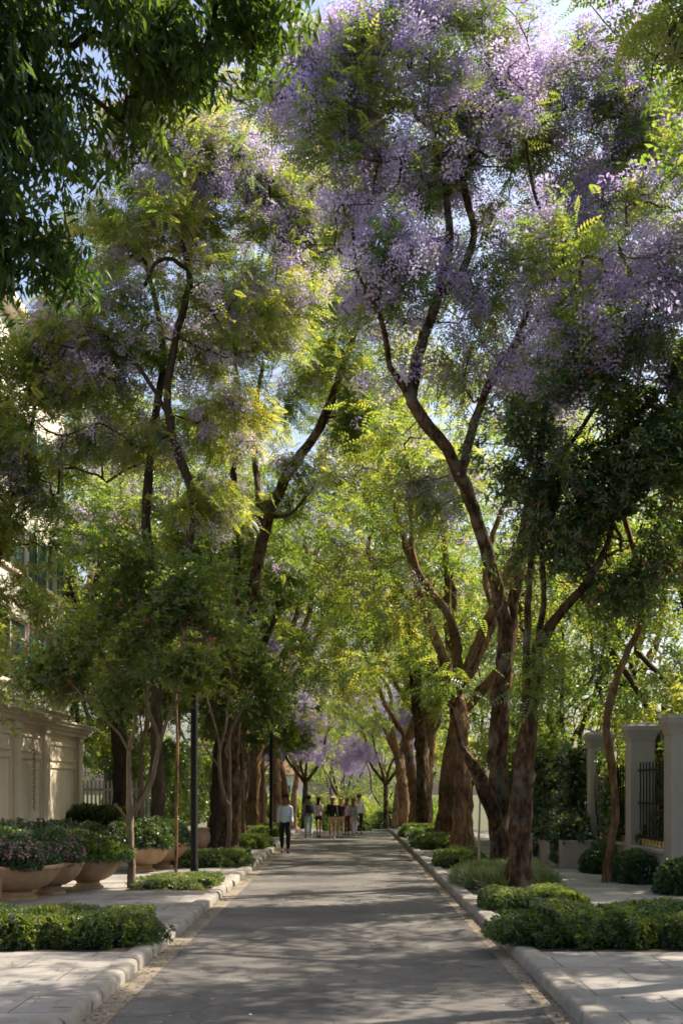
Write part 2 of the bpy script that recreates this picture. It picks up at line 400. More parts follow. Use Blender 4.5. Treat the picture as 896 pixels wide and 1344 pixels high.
def sample_tips(rng, ells, clump=.0, seed=0, minz=None):
    out = []
    for (cx, cy, cz), (rx, ry, rz), n in ells:
        d = norm(rng.normal(size=(n*3, 3))); rr = rng.random(n*3)**(1/2.4)
        p = d*rr[:, None]*np.array([rx, ry, rz]) + np.array([cx, cy, cz])
        if clump: p = p[snoise(p, 1.5, seed) > -clump]
        out.append(p[:n])
    p = np.vstack(out)
    return p
def make_tree(name, label, base, paths, ells, leaf, mat, bark, seed, per=4, lscale=1.0, spread=.22, attach_z=3.0, droop=-.15,
              blossom=None, flower=None, group=None, clump=.55, rz=0, gap=-.05, gfreq=2.1, cat='tree', lean=0, **kw):
    rng = np.random.default_rng(seed)
    tips = sample_tips(rng, ells, clump, seed)
    V, Q, P, par, en = grow_tree(seed, paths, tips, attach_z, **kw)
    root = thing(name, label, cat, base, rz, group)
    link('trunk', np_mesh('trunk', V, Q, smooth=True), M[bark], root)
    pos = np.repeat(P[en], per, 0); bd = np.repeat(norm(P[en]-P[np.maximum(par[en], 0)]), per, 0); m = len(pos)
    cen = np.average([e[0] for e in ells], axis=0, weights=[e[2] for e in ells])
    outw = norm(pos - cen)
    pos = pos + rng.normal(0, spread, (m, 3))
    kp = snoise(pos*np.array([1, 1, 1.35]), gfreq, seed+20) > gap
    pos, bd, outw = pos[kp], bd[kp], outw[kp]; m = len(pos)
    xd = bd*.5 + outw*.4 + rng.normal(0, .75, (m, 3))*np.array([1, 1, .55]); xd[:, 2] += droop
    up = np.array([0, 0, 1.]) + rng.normal(0, .5, (m, 3))
    base_r = .5 + .28*snoise(pos, .9, seed+3) + rng.normal(0, .2, m)
    v, q, rv = scatter(leaf, pos, xd, up, lscale*rng.uniform(.75, 1.2, m), rng, np.clip(base_r, 0, 1))
    link('crown', np_mesh('crown', v, q, rv), M[mat], root)
    if blossom:   # (count per tip node, function of node position -> probability, scale)
        per_b, prob, bs = blossom
        sel = en[rng.random(len(en)) < prob(P[en])]
        if len(sel):
            pos = np.repeat(P[sel], per_b, 0); m = len(pos)
            pos = pos + rng.normal(0, .17, (m, 3)) + norm(pos-cen)*.15
            xd = norm(pos-cen)*.7 + rng.normal(0, .5, (m, 3)) + np.array([0, 0, .35])
            v, q, rv = scatter('pan', pos, xd, np.array([0, 0, 1.]) + rng.normal(0, .8, (m, 3)), bs*rng.uniform(.7, 1.3, m), rng,
                               np.clip(.5+.25*snoise(pos, 1.1, seed+9)+rng.normal(0, .15, m), 0, 1))
            link('blossom', np_mesh('blossom', v, q, rv), M['blossom'], root)
    if flower:
        cnt, mt, fs = flower
        sel = rng.choice(en, cnt); pos = P[sel] + rng.normal(0, .15, (cnt, 3)); xd = norm(pos-cen) + rng.normal(0, .3, (cnt, 3))
        v, q, rv = scatter('dot', pos, xd, rng.normal(0, 1, (cnt, 3)), fs*rng.uniform(.8, 1.3, cnt), rng)
        link('flowers', np_mesh('flowers', v, q, rv), M[mt], root)
    return root
class Trace:
    """turns marks read off the photograph into metres at a tree's own distance, relative to its base"""
    def __init__(s, px, Y, z=.13):
        s.Y = Y; s.bx = (px-PX0)/F*Y; s.bz = gzf(Y)+z; s.base = (s.bx, Y, s.bz)
    def p(s, px, py, dy=0.0):
        y = s.Y+dy; return ((px-PX0)/F*y - s.bx, dy, CAMZ + (PY0-py)/F*y - s.bz)
    def path(s, pts): return [(*s.p(a, b, c), r) for a, b, c, r in pts]
    def ell(s, lst): return [(s.p(a, b, c), rr, n) for a, b, c, rr, n in lst]

#--SETTING--
ys = np.concatenate([np.arange(-30, 48, 6.0), np.arange(48, 70, 1.5), np.arange(70, 170, 8.0), [170, 220, 400, 900]])
def strip(name, xs, mat, lift, y0=-30, y1=900, parent=None, kind='structure'):
    yy = ys[(ys >= y0) & (ys <= y1)]; xs = np.asarray(xs, float); zz = gz(yy) + lift
    V = np.array([(x, y, z) for y, z in zip(yy, zz) for x in xs]); k = len(xs)
    Q = np.array([(j*k+i, j*k+i+1, (j+1)*k+i+1, (j+1)*k+i) for j in range(len(yy)-1) for i in range(k-1)])
    return tag(link(name, np_mesh(name, V, Q), mat), kind=kind)
AL, AR, GL, GR = -2.15, 1.86, -2.40, 2.07      # asphalt edges, gutter edges
strip('ground', np.linspace(-400, 400, 9), M['ground'], 0.0)
strip('road', [AL, 0, AR], M['asphalt'], .006, y1=118)
strip('gutter', [GL, AL], M['gutter'], .010, y1=118)
strip('gutter', [AR, GR], M['gutter'], .010, y1=118)
SW = .13
strip('sidewalk', [-10.4, -6, GL-.2], M['pave'], SW, y1=118)
strip('sidewalk', [GR+.21, 4, 6.9], M['pave'], SW, y1=118)
def kerb(name, xin, xout, block, rough, seed, chamfer):
    """kerb of separate blocks with joints; xin is the face on the road side"""
    rng = np.random.default_rng(seed); mb = MB(); y = -12.0; sg = 1 if xout > xin else -1; w = abs(xout-xin)
    while y < 120:
        ln = block*rng.uniform(.9, 1.1); j = rng.normal(0, rough); hz = .15 + rng.normal(0, rough*.6); g = .012
        secs = 3
        prof = [(0+.0, -.05), (0, hz-chamfer), (chamfer*.3, hz-chamfer*.32), (chamfer, hz), (w-.01, hz), (w, hz-.012), (w, -.05)]
        v = []; f = []; np_ = len(prof)
        ysec = [y+g, y+g+.018, y+ln-g-.018, y+ln-g]
        for si, yy in enumerate(ysec):
            inset = .008 if si in (0, 3) else 0
            for (a, b) in prof:
                aa = a + (inset if a < w*.5 else -inset*.3); bb = b - (inset if b > .05 else 0)
                v.append((xin + sg*(aa + j + rng.normal(0, rough*.3)), yy, gzf(yy) + bb))
        for si in range(3):
            for k in range(np_-1):
                q = (si*np_+k, si*np_+k+1, (si+1)*np_+k+1, (si+1)*np_+k); f.append(q if sg < 0 else q[::-1])
        f.append(tuple(range(np_))); f.append(tuple(reversed(range(3*np_, 4*np_))))
        mb.add(v, f); y += ln
    o = mb.build(name, M['kerb'], None, smooth=True); return tag(o, kind='structure')
kerb('kerb', GL, GL-.24, .52, .009, 3, .06)
kerb('kerb', GR, GR+.25, 2.3, .003, 4, .06)
def bed(x0, x1, y0, y1):
    yy = np.linspace(y0, y1, 4); V = []; 
    for y in yy: V += [(x0, y, gzf(y)+SW+.005), (x1, y, gzf(y)+SW+.005)]
    Q = [(2*i, 2*i+1, 2*i+3, 2*i+2) for i in range(3)]
    tag(link('planting_bed', np_mesh('planting_bed', np.array(V), np.array(Q)), M['soil']), kind='structure')
#--HEDGES--
def mound(name, label, cat, x0, x1, y0, y1, h, mat='leaf_hedge', tpl='rosette', n=4000, seed=0, bump=.13, ls=1.0, group=None, z=None,
          flowers=None, core=True, parent=None, pe=3.2, partname='foliage', upbias=.35):
    rng = np.random.default_rng(seed); cx, cy = (x0+x1)/2, (y0+y1)/2; rx, ry = (x1-x0)/2, (y1-y0)/2
    zb = gzf(cy)+SW if z is None else z
    own = parent is None
    root = thing(name, label, cat, (cx, cy, zb), 0, group) if own else parent
    off = np.zeros(3) if own else np.array([cx, cy, zb])
    def surfp(d):
        e = pe
        k = (np.abs(d[:, 0])**e + np.abs(d[:, 1])**e + np.abs(d[:, 2])**(e*.8))**(-1/e)
        p = d*k[:, None]*np.array([rx, ry, h])
        return p*(1 + bump*snoise(p + seed, 3.2, seed) + bump*.6*snoise(p, 8.0, seed+1))[:, None]
    d = rng.normal(size=(n*3, 3)); d[:, 2] = np.abs(d[:, 2]); d = norm(d)
    # area weighting so long faces are covered evenly
    dd = d*np.array([1/1, 1, 1]); p = surfp(dd)
    u = rng.random((n*3, 3))*2-1; u[:, 2] = np.abs(u[:, 2])
    ax = rng.choice(3, n*3, p=np.array([ry*h*2, rx*h*2, rx*ry*2])/(ry*h*2+rx*h*2+rx*ry*2))
    u[np.arange(n*3), ax] = np.where(ax == 2, 1, np.sign(u[np.arange(n*3), ax]))
    p = surfp(u)[:n]
    nrm = norm(p/np.array([rx, ry, h])**2*np.array([1, 1, 1.]))
    pos = p*(rng.uniform(.86, 1.04, n))[:, None]; pos[:, 2] = np.maximum(pos[:, 2], .02)
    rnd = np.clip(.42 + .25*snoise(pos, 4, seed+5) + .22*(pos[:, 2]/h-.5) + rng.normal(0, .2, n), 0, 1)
    xd = nrm + rng.normal(0, .45, (n, 3)) + np.array([0, 0, upbias])
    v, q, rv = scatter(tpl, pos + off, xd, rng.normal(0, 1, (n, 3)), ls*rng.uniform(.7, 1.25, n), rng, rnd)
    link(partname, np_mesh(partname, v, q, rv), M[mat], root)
    if flowers:
        fn, fm, fs = flowers
        idx = rng.choice(n, fn); pf = p[idx]*1.03; pf = pf[(snoise(pf, 3.0, seed+7) > -.3) & (pf[:, 2] > h*.25)]
        v, q, rv = scatter('dot', pf + off, norm(pf) + rng.normal(0, .4, pf.shape) + np.array([0, 0, .4]), rng.normal(0, 1, pf.shape), fs*rng.uniform(.7, 1.3, len(pf)), rng)
        link('flowers', np_mesh('flowers', v, q, rv), M[fm], root)
    if core:
        bm = bmesh.new(); bmesh.ops.create_icosphere(bm, subdivisions=3, radius=1)
        c = np.array([w.co[:] for w in bm.verts]); c[:, 2] = np.maximum(c[:, 2], 0)
        s = surfp(norm(c + 1e-6))*.86
        for w, q in zip(bm.verts, s): w.co = q + off + np.array([0, 0, .01])
        me = bpy.data.meshes.new('twigs'); bm.to_mesh(me); bm.free(); link('twigs', me, M['twigs'], root)
    return root
HG = 'clipped hedges and ground cover in the kerbside beds'
bed(-5.9, -2.66, 14.8, 16.7); bed(-4.3, -2.66, 23.5, 26.4); bed(-4.6, -2.66, 30, 33.5); bed(-4.4, -2.66, 39, 45)
bed(2.35, 6, 14.8, 17.0); bed(2.35, 4.2, 19.3, 21.2); bed(2.35, 4.2, 22.8, 27.4); bed(2.35, 3.8, 29.6, 33); bed(2.35, 3.8, 38.5, 43.5)
mound('hedge', 'wide leafy green hedge beside the left kerb in front of the stone bowls', 'hedge', -6.1, -2.42, 14.9, 16.4, 0.39, n=18050, seed=11, group=HG, bump=.1, pe=4)
mound('ground_cover', 'low pale green ground cover around the base of the tall black lamp post', 'ground cover', -4.15, -2.55, 23.7, 26.0, 0.17, mat='leaf_varieg', n=3800, seed=12, group=HG, bump=.18)
mound('hedge', 'low dark hedge strip just beyond the black lamp post on the left pavement', 'hedge', -4.6, -2.55, 30.1, 33.2, 0.33, n=9880, seed=13, group=HG)
mound('hedge', 'small hedge at the foot of the left tree row behind the walking man', 'hedge', -4.2, -2.6, 39.2, 42.5, 0.36, n=5700, seed=14, group=HG, ls=1.2)
mound('hedge', 'farthest hedge of the left pavement beside the walking group', 'hedge', -4.2, -2.6, 48, 53, 0.4, n=4940, seed=15, group=HG, ls=1.3)
mound('hedge', 'big lumpy green hedge in the right foreground against the smooth kerb', 'hedge', 2.14, 5.9, 14.95, 16.5, 0.39, n=18050, seed=16, group=HG, bump=.17, pe=3.6)
mound('hedge', 'rounded pale green hedge just in front of the nearest jacaranda trunk', 'hedge', 2.2, 3.0, 19.5, 20.8, 0.28, mat='leaf_varieg', n=4940, seed=17, group=HG)
mound('hedge', 'rounded dark green hedge right of the pale one before the jacaranda trunk', 'hedge', 2.9, 3.95, 19.4, 20.8, 0.32, n=5700, seed=117, group=HG)
mound('ground_cover', 'spiky variegated grass clump around the foot of the twin trunks', 'ground cover', 2.35, 4.1, 23.2, 27.3, .2, mat='leaf_varieg', tpl='grass', n=5200, seed=18, group=HG, core=False, upbias=.8, ls=.75)
mound('hedge', 'yellow green hedge at the foot of the straight orange brown trunk', 'hedge', 2.25, 3.5, 30.0, 32.2, 0.4, n=5700, seed=19, group=HG, ls=1.15)
mound('hedge', 'dark hedge beyond the straight orange brown trunk on the right pavement', 'hedge', 2.2, 3.8, 38.8, 41.5, 0.42, n=4940, seed=20, group=HG, ls=1.25)
mound('hedge', 'farthest hedge of the right pavement at the crest of the road', 'hedge', 2.2, 3.8, 47, 52, 0.45, n=4940, seed=21, group=HG, ls=1.35)
#--WALLSHRUBS--
SG = 'shrubs along the right garden wall'
mound('shrub', 'bushy shrub with white blooms between the concrete planter and middle pillar', 'shrub', 5.6, 6.4, 28.0, 29.6, .5, mat='leaf_flowerbed', tpl='tiny', n=3800, seed=31, group=SG, ls=1.7, bump=.2, flowers=(60, 'petal_white', 1.1), pe=2.4)
mound('shrub', 'dark trimmed shrub at the iron fence between the two nearest pillars', 'shrub', 5.75, 6.4, 25.0, 26.5, .55, mat='leaf_flowerbed', tpl='tiny', n=3300, seed=32, group=SG, ls=1.7, pe=2.8)
mound('shrub', 'small shrub at the foot of the nearest grey pillar', 'shrub', 5.85, 6.9, 22.4, 23.6, .5, mat='leaf_flowerbed', tpl='tiny', n=2400, seed=33, group=SG, ls=1.7, pe=2.6)
#--PILLARS--
PG = 'grey gate pillars of the right garden wall'
def pillar(y, label, first=None):
    x = 6.42
    if first: return dup(first, (x+.27, y+.27, gzf(y)+SW), 0, (.93, .93, 1.045), label=label, group=PG)
    t = thing('gate_pillar', label, 'pillar', (x+.27, y+.27, gzf(y)+SW), 0, PG); t.scale = (.93, .93, 1.045)
    b = MB(); b.box(-.29, .29, -.29, .29, -.1, 2.93); b.build('shaft', M['pillar'], t, bevel=.012)
    b = MB(); b.box(-.34, .34, -.34, .34, 0, .22); b.build('plinth', M['pillar'], t, bevel=.015)
    b = MB()
    prof = [(.293, 2.90), (.31, 2.94), (.33, 3.02), (.372, 3.12), (.385, 3.14), (.385, 3.24), (.36, 3.26), (.34, 3.30)]
    v = []; f = []
    for r, z in prof: v += [(-r, -r, z), (r, -r, z), (r, r, z), (-r, r, z)]
    for j in range(len(prof)-1):
        for i in range(4): k = (i+1) % 4; f.append((j*4+i, j*4+k, j*4+4+k, j*4+4+i))
    f.append((0, 3, 2, 1)); m = len(prof)*4-4; f.append((m, m+1, m+2, m+3)); b.add(v, f)
    b.build('cap', M['pillar'], t, bevel=.006)
    return t
PY = [24.2, 27.6, 32.1]
pa = pillar(PY[0], 'nearest grey pillar at the right edge with moulded cap and dark fence beside it')
pillar(PY[1], 'middle grey pillar behind the thin twisted tree trunk', pa)
pillar(PY[2], 'farthest grey pillar beside the ivy covered fence', pa)
FG = 'black iron fence panels'
def fence(y0, y1, label, first=None):
    t = thing('iron_fence', label, 'fence', (6.6, y0, gzf(y0)+SW), 0, FG); L = y1-y0
    w = MB(); w.box(-.16, .16, 0, L, -.05, .62); w.box(-.2, .2, 0, L, .62, .70); w.build('low_wall', M['pillar'], t, bevel=.01)
    r = MB(); 
    for z in (.86, 1.62, 2.35): r.box(-.022, .022, 0, L, z, z+.045)
    r.build('rails', M['iron'], t)
    k = int(L/.27); bb = MB(); fin = MB()
    for i in range(k):
        y = (i+.5)*L/k
        bb.box(-.013, .013, y-.013, y+.013, .7, 2.55); fin.lathe([(.008, .70), (.034, .74), (.02, .80), (.03, .83), (.006, .9)], 8, (0, y, 0))
    bb.build('bars', M['iron'], t); fin.build('brass_feet', M['gold'], t)
    return t
fence(PY[0]+.6, PY[1]-.02, 'black iron fence with brass feet between nearest and middle grey pillars')
fence(PY[1]+.6, PY[2]-.02, 'black iron fence half hidden by vines between middle and farthest pillars')
fence(PY[2]+.6, 47, 'long dark iron fence behind the ivy beyond the farthest pillar')
def vines(name, label, x0, x1, y0, y1, z0, z1, n, seed, mat='leaf_ivy', tpl='ivy', colw=1.4, gap=.2, ls=1.0, parent=None, cat='vine', flow=None, stems=True):
    rng = np.random.default_rng(seed)
    zb = gzf((y0+y1)/2)+SW
    t = parent or thing(name, label, cat, ((x0+x1)/2, (y0+y1)/2, zb), 0)
    bx, by = (0, 0) if parent is None else ((x0+x1)/2, (y0+y1)/2)
    p = rng.random((n*2, 3))*np.array([x1-x0, y1-y0, z1-z0]) - np.array([(x1-x0)/2, (y1-y0)/2, -z0])
    g = snoise(p*np.array([1, 1, .22]), 2.2/colw, seed) + .35*snoise(p, 3, seed+1)
    top = z1*(.86+.14*snoise(p*np.array([1, 1, 0]), 2.0, seed+2))
    p = p[(g > -gap) & (p[:, 2] < top)][:n]; m = len(p)
    xd = np.array([-.8, -.35, -.5]) + rng.normal(0, .55, (m, 3))
    v, q, rv = scatter(tpl, p, xd, np.array([-1., -.5, .6]) + rng.normal(0, .5, (m, 3)), ls*rng.uniform(.7, 1.25, m), rng,
                       np.clip(.45+.3*snoise(p, 2.5, seed+4)+rng.normal(0, .2, m), 0, 1))
    link('foliage', np_mesh('foliage', v, q, rv), M[mat], t)
    if stems:
        for k in range(max(3, int((y1-y0)*1.2))):
            y = rng.uniform(-(y1-y0)/2, (y1-y0)/2); x = rng.uniform(-.4, .4)*(x1-x0)
            pts = [(x+.06*math.sin(zz*2.3+k), y+.14*math.sin(zz*1.6+2.1*k)+.05*zz, zz) for zz in np.linspace(max(0, z0-.2), z1*.85, 7)]
            s = MB(); s.tube(pts, [.03, .026, .022, .018, .014, .01, .006], 5)
            s.build('stem', M['bark_dark'], t)
    return t
vines('ivy', 'dense dark ivy curtain hanging on the fence beyond the farthest pillar', 6.05, 6.65, 33.2, 46.5, .3, 3.3, 9500, 41, gap=.9, ls=1.25)
vines('climbing_vine', 'leafy vine climbing the fence between the middle and farthest pillars', 6.3, 6.75, 29.1, 32.4, .5, 3.0, 1300, 42, mat='leaf_mid', gap=.05, ls=.95)
vines('climbing_vine', 'sparse vine beside the middle pillar next to the black bars', 6.32, 6.75, 27.3, 28.45, .7, 3.1, 420, 43, mat='leaf_mid', gap=.0, ls=.9, stems=False)
def boxplanter(x0, x1, y0, y1, h, label, seed, nl):
    t = thing('concrete_planter', label, 'planter', ((x0+x1)/2, (y0+y1)/2, gzf(y0)+SW), 0, 'concrete planter boxes by the ivy fence')
    w, d = (x1-x0)/2, (y1-y0)/2; b = MB()
    b.box(-w, -w+.12, -d, d, -.1, h); b.box(w-.12, w, -d, d, -.1, h); b.box(-w+.12, w-.12, -d, -d+.12, -.1, h); b.box(-w+.12, w-.12, d-.12, d, -.1, h)
    b.build('box', M['pillar'], t, bevel=.008)
    b = MB(); b.box(-w+.121, w-.121, -d+.121, d-.121, 0, h-.06); b.build('soil', M['soil'], t)
    return t
boxplanter(5.25, 6.15, 30.1, 34.6, .68, 'pale concrete planter box right of the big jacaranda with trailing greenery', 1, 0)
boxplanter(5.0, 6.0, 36.2, 41, .62, 'second concrete planter box farther along the ivy fence', 1, 0)
mound('trailing_plant', 'dark trailing greenery filling the pale concrete planter box', 'plant', 5.2, 6.2, 30.05, 34.5, .55, mat='leaf_ivy', tpl='ivy', n=1500, seed=44, z=gzf(30)+SW+.6, ls=.8, pe=2.6, bump=.25)
mound('trailing_plant', 'dark greenery in the second concrete planter box', 'plant', 4.95, 6.05, 36.1, 41, .6, mat='leaf_ivy', tpl='ivy', n=1300, seed=45, z=gzf(37)+SW+.55, ls=1.0, pe=2.6, bump=.25)
vines('hanging_vine', 'ivy strands spilling over the front of the pale concrete planter', 5.08, 5.24, 30.2, 33.6, .12, .8, 330, 46, gap=-.1, ls=.7, stems=False)
#--BOWLS--
BG = 'stone bowl planters on the left pavement'
def bowl(px, Y, label, first=None, s=1.0):
    loc = ((px-PX0)/F*Y, Y, gzf(Y)+SW)
    if first: return dup(first, loc, random.Random(px).uniform(0, 6), s, label, BG)
    t = thing('stone_bowl', label, 'planter', loc, 0, BG)
    b = MB(); b.lathe([(.30, 0), (.30, .05), (.25, .075), (.22, .12), (.235, .15)], 40); b.build('pedestal', M['stone'], t, smooth=True)
    b = MB(); b.lathe([(.2, .15), (.32, .18), (.45, .25), (.55, .36), (.615, .48), (.64, .545), (.665, .55), (.675, .575), (.665, .61), (.62, .615), (.60, .60), (.58, .52)], 48)
    b.build('bowl', M['stone'], t, smooth=True)
    b = MB(); b.lathe([(.59, .50), (.59, .56)], 32); b.build('soil', M['soil'], t)
    return t
def blook(px, Y): return (px-PX0)/F*Y
b0 = bowl(22, 21.7, 'largest weathered stone bowl at the left edge under purple and pink flowers', s=1)
b0.scale = (1.22, 1.22, 1.03)
bowl(65, 22.9, 'stone bowl squeezed between the left edge bowl and the lit one nearer the thin tree', b0, 1.0)
bowl(116, 24.0, 'stone bowl with bright green tips just left of the slim forked tree', b0, 1.0)
bowl(187, 28.9, 'clean pale stone bowl right behind the slim forked tree', b0, 1.0)
bowl(211, 30.1, 'shaded stone bowl overlapping behind the pale bowl near the sapling', b0, 1.05)
def bowlplant(px, Y, label, seed, r=.66, h=.42, fl=None, mat='leaf_flowerbed', n=2600):
    x = blook(px, Y)
    return mound('bowl_plant', label, 'plant', x-r, x+r, Y-r, Y+r, h, mat=mat, tpl='tiny', n=n, seed=seed, z=gzf(Y)+SW+.56, ls=1.35, flowers=fl, pe=2.2, bump=.16, group='flowering plants in the stone bowls')
bowlplant(22, 21.7, 'leafy plant with pink flowers in the stone bowl at the left edge', 51, .74, .46, (330, 'petal_pink', 1.0), n=3200)
bowlplant(65, 22.9, 'plant thick with mauve pink blooms in the second stone bowl', 52, .68, .48, (480, 'petal_pink', 1.0))
bowlplant(116, 24.0, 'bright green plant with pale tips in the bowl left of the slim forked tree', 53, .7, .46, (90, 'petal_white', .9), mat='leaf_hedge', n=3000)
bowlplant(187, 28.9, 'rounded green plant in the pale bowl behind the slim forked tree', 54, .7, .56, (60, 'petal_white', .9), n=3000)
bowlplant(211, 30.1, 'dark plant in the shaded bowl near the sapling', 55, .7, .55)
mound('shrub', 'long low bed of shrubs with reddish blooms behind the stone bowls', 'shrub', -9.2, -6.2, 28.0, 33.5, .95, mat='leaf_flowerbed', tpl='tiny', n=6500, seed=56, ls=1.8, flowers=(300, 'petal_pink', 1.2), pe=3.0, bump=.15)
mound('hedge', 'dark clipped hedge in front of the white palisade fence', 'hedge', -10.4, -7.8, 43.5, 45.3, 1.15, mat='leaf_ivy', tpl='tiny', n=7220, seed=57, ls=2.2, pe=5, bump=.05)
t = thing('round_pot', 'small round pinkish pot beyond the lamp post near the dark trunk', 'pot', (blook(266, 39), 39, gzf(39)+SW))
b = MB(); b.lathe([(.2, 0), (.3, .1), (.4, .32), (.38, .5), (.3, .6), (.33, .66), (.35, .7), (.29, .7), (.28, .6)], 28); b.build('bowl', M['pot'], t, smooth=True)
b = MB(); b.lathe([(.26, .6), (.26, .63)], 20); b.build('soil', M['soil'], t)
#--LAMPS--
LG = 'black lamp posts on the left pavement'
def lamp(px, Y, label, first=None):
    loc = ((px-PX0)/F*Y, Y, gzf(Y)+SW)
    if first: return dup(first, loc, 0, (1, 1, .82), label=label, group=LG)
    t = thing('street_lamp', label, 'street lamp', loc, 0, LG)
    b = MB(); b.lathe([(.12, 0), (.12, .06), (.092, .09), (.088, .5), (.08, .53), (.078, 5.2)], 20); b.build('pole', M['iron'], t, smooth=True)
    b = MB(); b.lathe([(.08, 5.2), (.13, 5.24), (.15, 5.3)], 20); b.build('collar', M['iron'], t, smooth=True)
    b = MB(); b.lathe([(.13, 5.3), (.19, 5.75)], 12); b.build('lamp_shade', M['lampglass'], t)
    b = MB(); b.lathe([(.24, 5.75), (.22, 5.8), (.06, 5.95), (.02, 6.05)], 12); b.build('cap', M['iron'], t)
    t.scale = (1, 1, .82)
    return t
l0 = lamp(255, 26.2, 'tall black lamp post rising into leaves from the left ground cover')
lamp(356, 48.5, 'distant thin black lamp post behind the walking man', l0)
t = thing('wooden_stake', 'thin pale wooden stake standing left of the twin jacaranda trunks', 'stake', (blook(629, 28.0), 28.0, SW))
b = MB(); b.tube([(0, 0, 0), (-.02, 0, .8), (.01, 0, 1.75)], [.03, .027, .022], 8); b.build('post', M['wood'], t)
